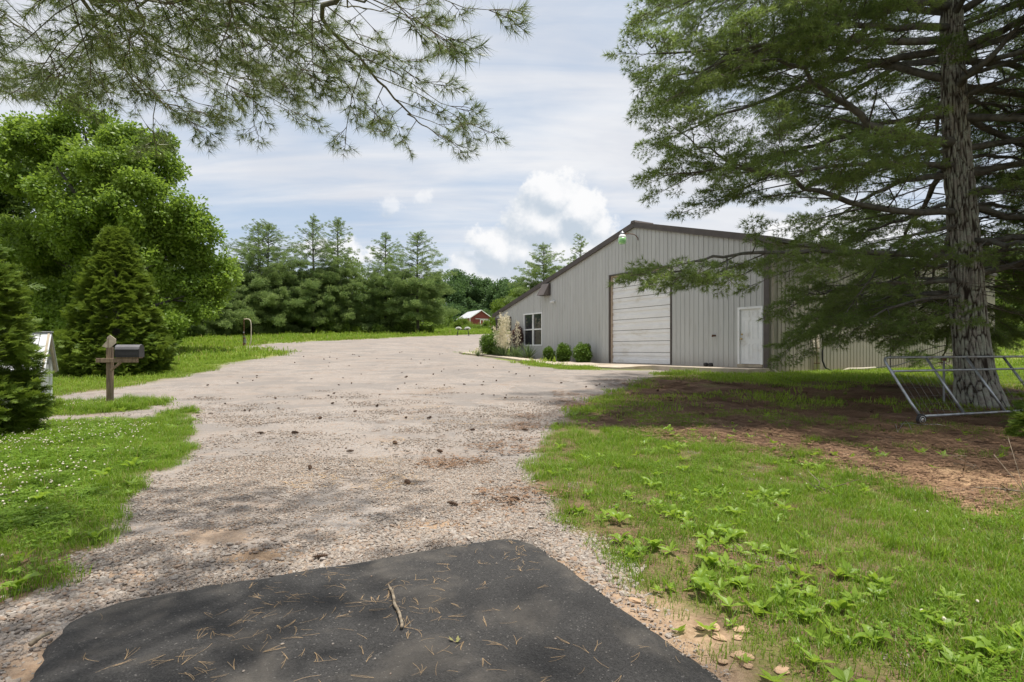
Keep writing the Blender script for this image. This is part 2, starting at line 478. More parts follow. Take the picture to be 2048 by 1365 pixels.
def stone_mat(name, cols, rough=.85):
    m, t, out = mat_new(name)
    geo = t.node('ShaderNodeNewGeometry'); oi = t.node('ShaderNodeObjectInfo')
    r_ = t.math('FRACT', t.math('ADD', geo.outputs['Random Per Island'], oi.outputs['Random']))
    cr = t.node('ShaderNodeValToRGB', ins={0: r_}); e = cr.color_ramp.elements
    while len(e) < len(cols): e.new(.5)
    for i, c in enumerate(cols): e[i].position = i / (len(cols) - 1); e[i].color = (*c, 1)
    n = t.noise(geo.outputs['Position'], 160, 3, .6)
    c = t.mix(t.ss(n.outputs[0], .3, .7), cr.outputs[0], t.mix(.8, (.5, .45, .4), cr.outputs[0], 'MULTIPLY'))
    c = t.mix(.6, cr.outputs[0], c)
    b = t.node('ShaderNodeBsdfPrincipled', ins={'Base Color': c, 'Roughness': rough, 'Specular IOR Level': .3})
    t.l.new(b.outputs[0], out.inputs[0])
    return m


M['stone'] = stone_mat('gravel_stones', [(.25, .215, .19), (.345, .305, .265), (.205, .18, .165), (.36, .30, .245), (.29, .20, .14), (.31, .28, .255), (.43, .39, .35), (.22, .16, .125)])
M['rock'] = simple('bed_rock', (.30, .25, .20), .85, var=.25, nscale=9, bump=.4, bscale=25)
M['chip'] = simple('sandstone_chip', (.40, .27, .17), .85, var=.25, nscale=20)


def ground_material():
    m, t, out = mat_new('ground_surface')
    tc_ = t.node('ShaderNodeTexCoord'); o_ = tc_.outputs['Object']
    def A_(nm): return t.node('ShaderNodeAttribute', attribute_name=nm).outputs['Fac']
    g, s, b = A_('gravel'), A_('soil'), A_('bare')
    big = t.noise(o_, .45, 5, .6); mid_ = t.noise(o_, 3.0, 5, .6); fin = t.noise(o_, 34, 4, .6)
    # gravel: crushed stones, dust, reddish drifts of fallen needles
    v1 = t.node('ShaderNodeTexVoronoi', ins={'Vector': o_, 'Scale': 46.0}); v2 = t.node('ShaderNodeTexVoronoi', ins={'Vector': o_, 'Scale': 110.0})
    s1 = t.node('ShaderNodeSeparateColor', ins={0: v1.outputs['Color']}); s2 = t.node('ShaderNodeSeparateColor', ins={0: v2.outputs['Color']})
    gc = t.mix(s1.outputs[0], (.185, .160, .145), (.350, .312, .283))
    gc = t.mix(t.math('MULTIPLY', t.math('GREATER_THAN', s1.outputs[1], .8), .7), gc, (.36, .25, .17))
    gc = t.mix(t.math('MULTIPLY', t.math('GREATER_THAN', s2.outputs[0], .72), .5), gc, (.42, .395, .375))
    gc = t.mix(t.math('MULTIPLY', t.math('GREATER_THAN', s2.outputs[1], .86), .65), gc, (.13, .115, .105))
    gc = t.mix(t.math('MULTIPLY', t.ss(big.outputs[0], .40, .60), .6), gc, (.24, .20, .172))
    strk = t.noise(t.mapping(o_, (.5, 1.8, 1), rot=(0, 0, R(8))), 1.5, 6, .62, .4)
    gc = t.mix(t.math('MULTIPLY', t.ss(strk.outputs[0], .54, .70), .6), gc, (.25, .165, .11))
    trk = t.noise(t.mapping(o_, (.42, .62, 1), rot=(0, 0, R(-25))), 1.3, 6, .65, .9)
    gc = t.mix(t.math('MULTIPLY', t.ss(trk.outputs[0], .45, .60), .8), gc, (.185, .168, .157))
    gc = t.mix(t.math('MULTIPLY', t.ss(t.noise(o_, 7, 6, .75).outputs[0], .5, .68), .6), gc, (.16, .135, .118))
    gc = t.mix(t.math('MULTIPLY', t.ss(mid_.outputs[0], .3, .55), .25), t.mix(.3, gc, (.3, .27, .245)), gc)
    # thatch and earth between the grass blades
    ec = t.mix(t.ss(mid_.outputs[0], .38, .6), (.115, .075, .045), (.13, .125, .04))
    ec = t.mix(t.ss(t.noise(o_, 55, 5, .7).outputs[0], .45, .62), ec, (.19, .135, .08))
    ec = t.mix(t.math('MULTIPLY', t.ss(t.noise(o_, 19, 5, .7).outputs[0], .5, .62), .6), ec, (.075, .10, .022))
    ec = t.mix(A_('far'), ec, t.mix(t.ss(big.outputs[0], .35, .65), (.135, .185, .035), (.22, .225, .07)))
    # red-brown earth under the big pine
    rc = t.mix(t.ss(mid_.outputs[0], .3, .68), (.095, .060, .041), (.185, .122, .082))
    rc = t.mix(t.ss(fin.outputs[0], .42, .7), rc, (.21, .12, .07))
    bc = t.mix(t.ss(mid_.outputs[0], .3, .7), (.30, .185, .105), (.40, .27, .16))
    c = t.mix(s, ec, rc); c = t.mix(b, c, bc); c = t.mix(g, c, gc)
    c = t.mix(A_('sand'), c, t.mix(t.ss(fin.outputs[0], .3, .7), (.27, .18, .115), (.38, .27, .18)))
    bs = t.node('ShaderNodeBsdfPrincipled', ins={'Base Color': c, 'Roughness': .92, 'Specular IOR Level': .2})
    h = t.math('ADD', t.math('MULTIPLY', t.math('SUBTRACT', 1.0, v1.outputs['Distance']), .6), t.math('MULTIPLY', fin.outputs[0], .7))
    h = t.math('ADD', h, t.math('MULTIPLY', t.math('SUBTRACT', 1.0, v2.outputs['Distance']), .3))
    bp = t.node('ShaderNodeBump', ins={'Height': h, 'Strength': .7, 'Distance': .014}); t.l.new(bp.outputs[0], bs.inputs['Normal'])
    t.l.new(bs.outputs[0], out.inputs[0])
    return m


M['ground'] = ground_material()


def asphalt_material():
    m, t, out = mat_new('fresh_asphalt')
    o_ = t.node('ShaderNodeTexCoord').outputs['Object']
    n1_ = t.noise(o_, 1.6, 5, .6, .4); n2_ = t.noise(o_, 260, 2, .5); v = t.node('ShaderNodeTexVoronoi', ins={'Vector': o_, 'Scale': 150.0})
    vs_ = t.node('ShaderNodeSeparateColor', ins={0: v.outputs['Color']})
    c = t.mix(vs_.outputs[0], (.019, .018, .018), (.046, .044, .043))
    c = t.mix(t.math('MULTIPLY', t.math('GREATER_THAN', vs_.outputs[1], .985), .6), c, (.17, .16, .15))
    c = t.mix(t.math('MULTIPLY', t.ss(n1_.outputs[0], .47, .68), .7), c, (.105, .093, .080))   # dust carried over from the gravel
    b = t.node('ShaderNodeBsdfPrincipled', ins={'Base Color': c, 'Roughness': .78, 'Specular IOR Level': .35})
    h = t.math('ADD', v.outputs['Distance'], t.math('MULTIPLY', n2_.outputs[0], .6))
    bp = t.node('ShaderNodeBump', ins={'Height': h, 'Strength': .55, 'Distance': .005}); t.l.new(bp.outputs[0], b.inputs['Normal'])
    t.l.new(b.outputs[0], out.inputs[0])
    return m


M['asphalt'] = asphalt_material()


def bark_material():
    m, t, out = mat_new('furrowed_pine_bark')
    geo = t.node('ShaderNodeNewGeometry'); p = geo.outputs['Position']
    at_ = t.node('ShaderNodeAttribute', attribute_name='plate').outputs['Fac']
    n = t.noise(t.mapping(p, (1, 1, .45)), 14, 6, .65); li = t.noise(p, 5.5, 6, .7); li2 = t.noise(p, 26, 4, .6)
    c = t.mix(t.ss(n.outputs[0], .3, .7), (.17, .155, .135), (.31, .285, .25))
    lf = t.math('MULTIPLY', t.ss(t.math('ADD', t.math('MULTIPLY', li.outputs[0], .65), t.math('MULTIPLY', li2.outputs[0], .35)), .44, .58), .75)
    c = t.mix(lf, c, (.34, .37, .30))                       # lichen on the plates
    c = t.mix(t.ss(at_, .02, .5), (.035, .027, .021), c)     # furrows between the plates coloured darker
    b = t.node('ShaderNodeBsdfPrincipled', ins={'Base Color': c, 'Roughness': .95, 'Specular IOR Level': .15})
    bp = t.node('ShaderNodeBump', ins={'Height': n.outputs[0], 'Strength': .8, 'Distance': .03}); t.l.new(bp.outputs[0], b.inputs['Normal'])
    t.l.new(b.outputs[0], out.inputs[0])
    return m


M['bark'] = bark_material()


def siding_material(name, col, grime):
    m, t, out = mat_new(name)
    o_ = t.node('ShaderNodeNewGeometry').outputs['Position']
    n = t.noise(t.mapping(o_, (1.2, 1.2, .12)), 2.2, 6, .6); n2_ = t.noise(o_, .5, 4, .5); n3_ = t.noise(t.mapping(o_, (5, 5, .35)), 2.0, 5, .65)
    c = t.mix(t.ss(n.outputs[0], .3, .72), [k * .94 for k in col], [k * 1.05 for k in col])
    c = t.mix(t.math('MULTIPLY', t.ss(n3_.outputs[0], .52, .76), .5), c, grime)
    z = t.node('ShaderNodeSeparateXYZ', ins={0: o_}).outputs[2]
    splash = t.math('MULTIPLY', t.ss(t.math('ADD', z, t.math('MULTIPLY', n3_.outputs[0], .5)), 1.65, .75), .5)
    c = t.mix(splash, c, (.36, .28, .19))                    # soil splashed up from the ground by rain
    c = t.mix(t.math('MULTIPLY', n2_.outputs[0], .1), c, (.6, .6, .6))
    b = t.node('ShaderNodeBsdfPrincipled', ins={'Base Color': c, 'Roughness': .5, 'Specular IOR Level': .35})
    nb = t.noise(o_, 1.6, 3, .5)
    bp = t.node('ShaderNodeBump', ins={'Height': nb.outputs[0], 'Strength': .25, 'Distance': .02}); t.l.new(bp.outputs[0], b.inputs['Normal'])
    t.l.new(b.outputs[0], out.inputs[0])
    return m


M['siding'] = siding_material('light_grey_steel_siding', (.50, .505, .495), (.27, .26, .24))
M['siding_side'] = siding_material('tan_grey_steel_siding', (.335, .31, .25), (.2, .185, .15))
M['brown'] = simple('brown_trim_metal', (.088, .072, .066), .5, var=.15, nscale=3, spec=.45)
M['roof'] = simple('brown_roof_steel', (.09, .075, .066), .5, var=.1, nscale=2)
M['white'] = simple('white_paint', (.81, .82, .83), .45, var=.05, nscale=3, dirt=(.55, .53, .5), dscale=1.5)
M['ovdoor'] = simple('white_overhead_door', (.80, .80, .81), .42, var=.05, nscale=2, dirt=(.58, .55, .5), dscale=1.0, stretch=(1, 1, 2.5))
M['dark'] = simple('dark_interior', (.03, .03, .03), .9)
M['concrete'] = simple('concrete', (.42, .36, .29), .85, var=.14, nscale=2.5, bump=.25, bscale=60, dirt=(.30, .22, .15), dscale=.9)
M['galv'] = simple('galvanised_steel', (.36, .38, .40), .42, .75, var=.2, nscale=9, dirt=(.22, .17, .13), dscale=4)
M['wire'] = simple('galvanised_wire', (.26, .26, .26), .5, .6, var=.15)
M['rust'] = simple('rusty_steel', (.16, .085, .055), .8, .2, var=.3, nscale=16)
M['rubber'] = simple('black_rubber', (.02, .02, .022), .7, var=.2)
M['hub'] = simple('pale_wheel_hub', (.5, .5, .48), .5, .2, var=.1)
M['brass'] = simple('brass', (.7, .5, .18), .3, .9, var=.05)
M['wood'] = simple('weathered_post_wood', (.25, .185, .125), .85, var=.3, nscale=7, bump=.5, bscale=20, stretch=(5, 5, .5), dirt=(.16, .115, .08), dscale=2)
M['woodgrey'] = simple('grey_board', (.42, .36, .27), .85, var=.2, nscale=6, bump=.3, bscale=18)
M['boxblack'] = simple('black_mailbox_paint', (.028, .028, .03), .42, .0, var=.2, nscale=5, spec=.5)
M['boxtop'] = simple('mailbox_top_painted_light', (.15, .145, .155), .5, .1, var=.15, nscale=4)  # black box again, daylight on its curved top put into a paler colour
M['red'] = simple('red_shed_siding', (.21, .052, .045), .75, var=.15, nscale=2, stretch=(4, 4, .5))
M['tin'] = simple('tin_roofing', (.50, .51, .53), .45, .15, var=.08, nscale=2)
M['rusttin'] = simple('weathered_tin_roofing', (.27, .2, .17), .7, .1, var=.25, nscale=3)
M['greywood'] = simple('grey_barn_wood', (.38, .37, .36), .85, var=.15, nscale=2)
M['black'] = simple('black_plastic', (.022, .022, .024), .5, var=.15)
M['tan'] = simple('tan_pipe', (.50, .45, .36), .6, var=.12, nscale=3, dirt=(.3, .25, .18), dscale=3)
M['stick'] = simple('peeling_stick', (.2, .16, .115), .9, var=.45, nscale=26, bump=.5, bscale=60, dirt=(.38, .34, .26), dscale=12)


def glass_material():
    m, t, out = mat_new('window_glass')
    b = t.node('ShaderNodeBsdfPrincipled', ins={'Base Color': (.035, .04, .045, 1), 'Roughness': .04, 'Specular IOR Level': .6, 'Coat Weight': .6, 'Coat Roughness': .02})
    t.l.new(b.outputs[0], out.inputs[0]); return m
M['glass'] = glass_material()
def globe_material():
    m, t, out = mat_new('green_lamp_glass')
    b = t.node('ShaderNodeBsdfPrincipled', ins={'Base Color': (.34, .70, .28, 1), 'Roughness': .2, 'Transmission Weight': .2, 'Specular IOR Level': .5})
    t.l.new(b.outputs[0], out.inputs[0]); return m
M['globe'] = globe_material()

# ------------------------------------------------------------------ ground, gravel, asphalt
def axis(*segs):
    out = []
    for a, b, st in segs: out.append(np.arange(a, b, st))
    out.append([segs[-1][1]]); return np.concatenate(out)


gx = np.concatenate([-axis((15, 30, .3), (30, 80, 2.0), (80, 300, 20), (300, 3000, 300))[::-1][:-1], axis((-15, -5, .16), (-5, 5, .065), (5, 15, .16)), axis((15, 30, .3), (30, 80, 2.0), (80, 300, 20), (300, 3000, 300))[1:]])
gy = axis((-3000, -200, 400), (-200, -20, 30), (-20, 1.4, .5), (1.4, 7, .055), (7, 20, .13), (20, 60, .5), (60, 200, 5), (200, 3000, 200))
XX, YY = np.meshgrid(gx, gy)
xf, yf = XX.ravel(), YY.ravel()
mg, ms_, mb_ = masks(xf, yf)
zf = GZ(xf, yf)
nearw = smooth(yf, 30, 10) if False else 1 - smooth(yf, 14, 34)
zf = zf + nearw * ((fbm(xf * 2.2, yf * 2.2, 31, 4) - .5) * .05 * (1 - .55 * mg) - .012 * mg)
asd = poly_sd(xf, yf, ASPHALT)
zf = zf - .03 * smooth(asd, -.02, .25) - .0 * mg
_dx = xf - BC[0]; _dy = yf - BC[1]; _u = _dx * E1[0] + _dy * E1[1]; _v = _dx * E2[0] + _dy * E2[1]
bedm = smooth(_u, 8.3, 8.8) * (1 - smooth(_u, 19.0, 19.8)) * smooth(_v, -2.2, -1.6) * (1 - smooth(_v, 0, .3))
ms_ = ms_ * (1 - .75 * smooth(fbm(xf * 1.1, yf * 1.1, 51, 4), .5, .66) * smooth(yf, 7, 12))
ms_ = np.maximum(ms_, bedm); mg = mg * (1 - bedm)
def sand_at(x_, y_):
    sand = np.zeros_like(x_)
    for (qx, qy, rx, ry, amp) in ((530, 1112, .45, .16, 1), (885, 1047, .42, .15, 1), (770, 1085, .35, .12, .8), (420, 1070, .4, .2, .6), (250, 1150, .3, .14, .8), (60, 1330, .35, .25, .9), (1230, 1200, .12, .35, .8), (1010, 1060, .4, .05, .6)):
        c_ = pix(qx, qy); dd = ((x_ - c_[0]) / rx) ** 2 + ((y_ - c_[1]) / ry) ** 2
        sand = np.maximum(sand, amp * smooth(1.4 - np.sqrt(dd) + (fbm(x_ * 5, y_ * 5, 61, 4) - .5) * 1.6, .2, .9))
    for (ax_, ay_, bx_, by_) in ((1110, 1130, 1260, 1240), (1260, 1240, 1400, 1340)):
        a_ = pix(ax_, ay_); b_ = pix(bx_, by_)
        ex, ey = b_[:2] - a_[:2]; tt = np.clip(((x_ - a_[0]) * ex + (y_ - a_[1]) * ey) / (ex * ex + ey * ey), 0, 1)
        d_ = np.hypot(x_ - a_[0] - tt * ex, y_ - a_[1] - tt * ey)
        sand = np.maximum(sand, .9 * smooth(.30 - d_ + (fbm(x_ * 4, y_ * 4, 71, 4) - .5) * .55, 0, .15))
    return sand
sand = sand_at(xf, yf)
farw = smooth(yf + np.abs(xf) * .15, 13, 26)
NYg, NXg = XX.shape
idx = np.arange(NYg * NXg).reshape(NYg, NXg)
quads = np.stack([idx[:-1, :-1], idx[:-1, 1:], idx[1:, 1:], idx[1:, :-1]], -1).reshape(-1, 4)
gq = mg[quads].mean(1)


def sheet(name, q):
    used, inv = np.unique(q.ravel(), return_inverse=True)
    me = bpy.data.meshes.new(name)
    me.vertices.add(len(used)); me.vertices.foreach_set('co', np.stack([xf[used], yf[used], zf[used]], 1).ravel().astype(np.float32))
    me.loops.add(len(inv)); me.loops.foreach_set('vertex_index', inv.astype(np.int32))
    me.polygons.add(len(q)); me.polygons.foreach_set('loop_start', np.arange(0, len(inv), 4, dtype=np.int32)); me.polygons.foreach_set('loop_total', np.full(len(q), 4, np.int32))
    me.update(calc_edges=True)
    for nm, arr in (('gravel', mg), ('soil', ms_), ('bare', mb_), ('far', farw), ('sand', sand)):
        a = me.attributes.new(nm, 'FLOAT', 'POINT'); a.data.foreach_set('value', arr[used].astype(np.float32))
    me.polygons.foreach_set('use_smooth', np.ones(len(q), bool))
    me.materials.append(M['ground'])
    return tag(link(name, me), kind='structure')


sheet('ground', quads[gq <= .5]); sheet('gravel_lot', quads[gq > .5])

# asphalt pad: a slab standing a few centimetres proud with a rolled-down, slightly ragged edge
ap = np.array(ASPHALT); pts = []
for i in range(len(ap)):
    a, b = ap[i], ap[(i + 1) % len(ap)]; n = max(1, int(np.hypot(*(b - a)) / .05)) if max(a[1], b[1]) > .3 else 4
    for k in range(n): pts.append(a + (b - a) * k / n)
pts = np.array(pts)
for _ in range(3): pts = (np.roll(pts, 1, 0) + 2 * pts + np.roll(pts, -1, 0)) / 4
tng = np.roll(pts, -1, 0) - np.roll(pts, 1, 0); tng /= np.linalg.norm(tng, axis=1, keepdims=True)
nrm = np.stack([tng[:, 1], -tng[:, 0]], 1)
if poly_sd(np.array([pts[40][0] + nrm[40][0] * .1]), np.array([pts[40][1] + nrm[40][1] * .1]), pts)[0] > 0: nrm = -nrm
jit = ((fbm(pts[:, 0] * 9, pts[:, 1] * 9, 5, 4) - .5) * .06 + (fbm(pts[:, 0] * 2.2, pts[:, 1] * 2.2, 6, 2) - .5) * .02)[:, None]
rings = []
for off, h in ((.045, -.05), (.02, .008), (-.02, .026), (-.07, .034), (-.16, .038)):
    q = pts + nrm * (off + jit * (1 if off > -.1 else .4)); rings.append(np.column_stack([q, GZ(q[:, 0], q[:, 1]) + h - .012]))
mbA = MB(); N = len(pts)
for r_ in rings: mbA.v += [tuple(p) for p in r_]
for k in range(len(rings) - 1):
    for j in range(N):
        mbA.f.append((k * N + j, k * N + (j + 1) % N, (k + 1) * N + (j + 1) % N, (k + 1) * N + j)); mbA.m.append(0)
mbA.f.append(tuple((len(rings) - 1) * N + j for j in range(N))); mbA.m.append(0)
tag(part('asphalt_driveway', mbA, M['asphalt'], None, True), kind='structure')

# ------------------------------------------------------------------ steel building
RIDGE_U, RIDGE_Z, SL, SR = 6.5, 6.96, .262, .266
ZS = .79       # slab level


def fw(u, d, z): p = BC + E1 * u - E2 * d; return (p[0], p[1], z)     # front wall: along, outwards, up
def sw(v, d, z): p = BC + E2 * v - E1 * d; return (p[0], p[1], z)     # side wall
def roofz(u): return RIDGE_Z - (SR * (RIDGE_U - u) if u < RIDGE_U else SL * (u - RIDGE_U))


bld = thing('steel_building', 'long light grey ribbed steel building with brown gable trim and white doors', 'building', (BC[0], BC[1], .5))
OPEN = [(.21, 1.21, .0, 2.91), (4.39, 8.15, .0, 4.84), (13.76, 15.67, 1.62, 3.47)]
U_END = 17.15
RIBS = [(0, 0), (.018, .022), (.045, .022), (.063, 0), (.105, 0), (.115, .006), (.130, .006), (.14, 0), (.175, 0), (.185, .006), (.2, .006), (.21, 0)]
PITCH = .2286


def prof(x):
    x = x % PITCH
    xs = [a for a, b in RIBS] + [PITCH]; hs = [b for a, b in RIBS] + [0]
    return float(np.interp(x, xs, hs))


def panel_columns(u0, u1, extra):
    br = set([u0, u1]); k = math.floor(u0 / PITCH)
    while k * PITCH < u1:
        for a, _ in RIBS:
            if u0 < k * PITCH + a < u1: br.add(k * PITCH + a)
        k += 1
    for e in extra:
        if u0 < e < u1: br.add(e)
    return sorted(br)


PW = .9144
us = np.arange(0, BU - .01, PW)
for u0 in us:
    u1 = min(u0 + PW, BU); mb = MB(); mb_low = MB(); full = u0 > OPEN[2][0] and u1 < OPEN[2][1]
    cols = panel_columns(u0 + .001, u1 - .001, [o[0] for o in OPEN] + [o[1] for o in OPEN] + [RIDGE_U, U_END])
    for a, b in zip(cols[:-1], cols[1:]):
        mid_u = (a + b) / 2
        spans = [(.35, None)]
        if mid_u > U_END: spans = [(3.38, None)]
        for o0, o1, z0, z1 in OPEN:
            if o0 < mid_u < o1:
                spans = ([(.35, z0)] if z0 > .4 else []) + [(z1, None)]
        for z0, z1 in spans:
            za = roofz(a) - .05 if z1 is None else z1; zb = roofz(b) - .05 if z1 is None else z1
            (mb_low if full and z1 is not None else mb).quad(fw(a, prof(a) + .002, z0), fw(a, prof(a) + .002, za), fw(b, prof(b) + .002, zb), fw(b, prof(b) + .002, z0))
    part('wall_panel', mb, M['siding'], bld, world_=True)
    if full: part('wall_panel', mb_low, M['siding'], bld, world_=True)
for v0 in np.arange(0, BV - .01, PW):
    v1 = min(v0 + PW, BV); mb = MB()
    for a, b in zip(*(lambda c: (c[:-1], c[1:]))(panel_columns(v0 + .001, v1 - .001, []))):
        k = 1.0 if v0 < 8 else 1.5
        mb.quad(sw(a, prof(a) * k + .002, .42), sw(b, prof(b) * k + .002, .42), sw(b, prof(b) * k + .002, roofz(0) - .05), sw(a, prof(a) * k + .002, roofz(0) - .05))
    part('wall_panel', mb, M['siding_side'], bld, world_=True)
# inner skin (keeps daylight out), back and porch walls
mb = MB()
def wallq(p0, p1, z0, z1): mb.quad((p0[0], p0[1], z0), (p1[0], p1[1], z0), (p1[0], p1[1], z1), (p0[0], p0[1], z1))
def fl(u, v): return BC + E1 * u + E2 * v
mb.poly([(*fl(0, BV), .3), (*fl(U_END, BV), .3), (*fl(U_END, BV), roofz(U_END) - .08), (*fl(RIDGE_U, BV), RIDGE_Z - .08), (*fl(0, BV), roofz(0) - .08)])
wallq(fl(U_END, 0.02), fl(U_END, BV), .3, roofz(U_END) - .09)
part('rear_wall', mb, M['siding'], bld, world_=True)
mb = MB()
for z0, z1, u0, u1 in ((.3, 5.1, -.0, 4.3), (.3, 3.5, 8.25, 13.6), (.3, 1.55, 13.6, 15.8), (.3, 3.5, 15.8, 17.1)):
    if u0 < 1.0:
        wallq(fl(.05, .06), fl(.05, BV), z0, 5.0)
    else: wallq(fl(u0, .06), fl(u1, .06), z0, z1)
wallq(fl(.05, 2.5), fl(17.1, 2.5), .3, 3.9)
part('inner_lining', mb, M['dark'], bld, world_=True)
# roof
def roof_slab(ua, ub, th=.05):
    m_ = MB(); c = []
    for v in (-.10, BV + .1):
        c.append(v)
    pa0, pb0, pa1, pb1 = fl(ua, c[0]), fl(ub, c[0]), fl(ua, c[1]), fl(ub, c[1]); za, zb = roofz(ua) + .02, roofz(ub) + .02
    m_.hexa([(*pa0, za - th), (*pb0, zb - th), (*pb1, zb - th), (*pa1, za - th), (*pa0, za), (*pb0, zb), (*pb1, zb), (*pa1, za)])
    return m_
part('roof_slope', roof_slab(-.18, RIDGE_U), M['roof'], bld, world_=True)
part('roof_slope', roof_slab(RIDGE_U, BU + .18), M['roof'], bld, world_=True)
# rake trim: a folded brown strip over the gable edge
def rake(ua, ub):
    m_ = MB(); pts_ = []
    for d0, d1, zt, zb in ((.03, .105, .045, -.19), (.105, .12, -.12, -.2)):
        a0 = fw(ua, d0, roofz(ua) + zb); b0 = fw(ub, d0, roofz(ub) + zb); a1 = fw(ua, d1, roofz(ua) + zb); b1 = fw(ub, d1, roofz(ub) + zb)
        a2 = fw(ua, d0, roofz(ua) + zt); b2 = fw(ub, d0, roofz(ub) + zt); a3 = fw(ua, d1, roofz(ua) + zt); b3 = fw(ub, d1, roofz(ub) + zt)
        m_.hexa([a1, b1, b0, a0, a3, b3, b2, a2])
    return m_
part('gable_trim', rake(-.2, RIDGE_U - .002), M['brown'], bld, world_=True)
part('gable_trim', rake(RIDGE_U + .002, BU + .2), M['brown'], bld, world_=True)
mb = MB(); mb.hexa([fw(RIDGE_U - .16, .13, roofz(RIDGE_U - .16) + .03), fw(RIDGE_U + .16, .13, roofz(RIDGE_U + .16) + .03), fw(RIDGE_U + .16, -1, roofz(RIDGE_U + .16) + .03), fw(RIDGE_U - .16, -1, roofz(RIDGE_U - .16) + .03),
                    fw(RIDGE_U - .1, .13, RIDGE_Z + .10), fw(RIDGE_U + .1, .13, RIDGE_Z + .10), fw(RIDGE_U + .1, -1, RIDGE_Z + .10), fw(RIDGE_U - .1, -1, RIDGE_Z + .10)])
part('ridge_cap', mb, M['brown'], bld, world_=True)
# eave gutter along the side wall and its downspout
mb = MB(); ze = roofz(0)
for (da, db, z0, z1) in ((.03, .16, -.14, -.13), (.155, .165, -.14, .0), (.03, .04, -.14, -.02)):
    mb.hexa([sw(-.05, da, ze + z0), sw(BV, da, ze + z0), sw(BV, db, ze + z0), sw(-.05, db, ze + z0), sw(-.05, da, ze + z1), sw(BV, da, ze + z1), sw(BV, db, ze + z1), sw(-.05, db, ze + z1)])
part('gutter', mb, M['brown'], bld, world_=True)
mb = MB(); P_ = [sw(.13, .10, ze - .12), sw(.13, .08, ze - .45), sw(.13, .075, 1.0), sw(.13, .08, .74), sw(.2, .16, .63), sw(.34, .36, .57)]
mb.tube(P_, [.042] * 6, 8); part('downspout', mb, M['tan'], bld, True, True)
# corner trims
mb = MB()
mb.hexa([fw(-.03, .028, .4), fw(.17, .028, .4), fw(.17, .0, .4), fw(-.03, .0, .4), fw(-.03, .028, ze - .1), fw(.17, .028, ze - .06), fw(.17, .0, ze - .06), fw(-.03, .0, ze - .1)])
part('corner_trim', mb, M['brown'], bld, world_=True, label='purplish brown corner trim beside the white door')
mb = MB(); mb.hexa([sw(8.0, .035, .45), sw(8.06, .035, .45), sw(8.06, .0, .45), sw(8.0, .0, .45), sw(8.0, .035, ze - .1), sw(8.06, .035, ze - .1), sw(8.06, 0, ze - .1), sw(8.0, 0, ze - .1)])
part('seam_trim', mb, M['brown'], bld, world_=True)
mb = MB(); mb.bar(fw(BU - .1, -.06, .9), fw(BU - .1, -.06, 3.5), .14, .14)
part('porch_post', mb, M['brown'], bld, world_=True)
mb = MB(); mb.bar(fw(U_END, .0, 3.33), fw(BU, .0, 3.33), .09, .1); mb.bar(fw(U_END, .03, .8), fw(U_END, .03, 3.38), .09, .09)
part('porch_trim', mb, M['brown'], bld, world_=True)


def frame(name, o, wd, dep, mat, out=.03, bottom=True):
    u0, u1, z0, z1 = o; m_ = MB(); i0 = out - dep
    def piece(ua, ub, za, zb): m_.hexa([fw(ua, out, za), fw(ub, out, za), fw(ub, i0, za), fw(ua, i0, za), fw(ua, out, zb), fw(ub, out, zb), fw(ub, i0, zb), fw(ua, i0, zb)])
    piece(u0 - .004, u0 + wd, z0, z1 - wd); piece(u1 - wd, u1 + .004, z0, z1 - wd); piece(u0 - .004, u1 + .004, z1 - wd, z1 + .003)
    if bottom: piece(u0 + wd, u1 - wd, z0 - .003, z0 + wd)
    return m_


# overhead door: brown outer trim, reveal, sections with ribs
gd = part('overhead_door', frame('f', (4.35, 8.19, ZS - .02, 4.86), .065, .16, M['brown'], .045, False), M['brown'], bld, world_=True, label='large white sectional overhead door in brown trim')
mb = frame('r', (4.42, 8.12, ZS, 4.79), .05, .1, M['tan'], -.02, False)
part('door_reveal', mb, simple('faded_tan_trim', (.48, .38, .29), .7), gd, world_=True)
NS = 8; zb0, zt0 = ZS + .01, 4.74; hs = (zt0 - zb0) / NS
for i in range(NS):
    z0 = zb0 + i * hs; z1 = z0 + hs - .014; m_ = MB(); zz = [z0, z0 + .012]; dd = [-.116, -.094]
    for g_ in (.36, .40, .66, .70): zz.append(z0 + hs * g_)
    dd += [-.094, -.122, -.122, -.094]; zz += [z1 - .014, z1]; dd += [-.094, -.116]
    for k in range(len(zz) - 1):
        m_.quad(fw(8.07, dd[k], zz[k]), fw(8.07, dd[k + 1], zz[k + 1]), fw(4.47, dd[k + 1], zz[k + 1]), fw(4.47, dd[k], zz[k]))
    part('door_section', m_, M['ovdoor'], gd, world_=True)
mb = MB(); mb.hexa([fw(4.4, -.125, ZS), fw(8.14, -.125, ZS), fw(8.14, -.14, ZS), fw(4.4, -.14, ZS), fw(4.4, -.125, 4.84), fw(8.14, -.125, 4.84), fw(8.14, -.14, 4.84), fw(4.4, -.14, 4.84)])
part('door_backing', mb, M['dark'], gd, world_=True)

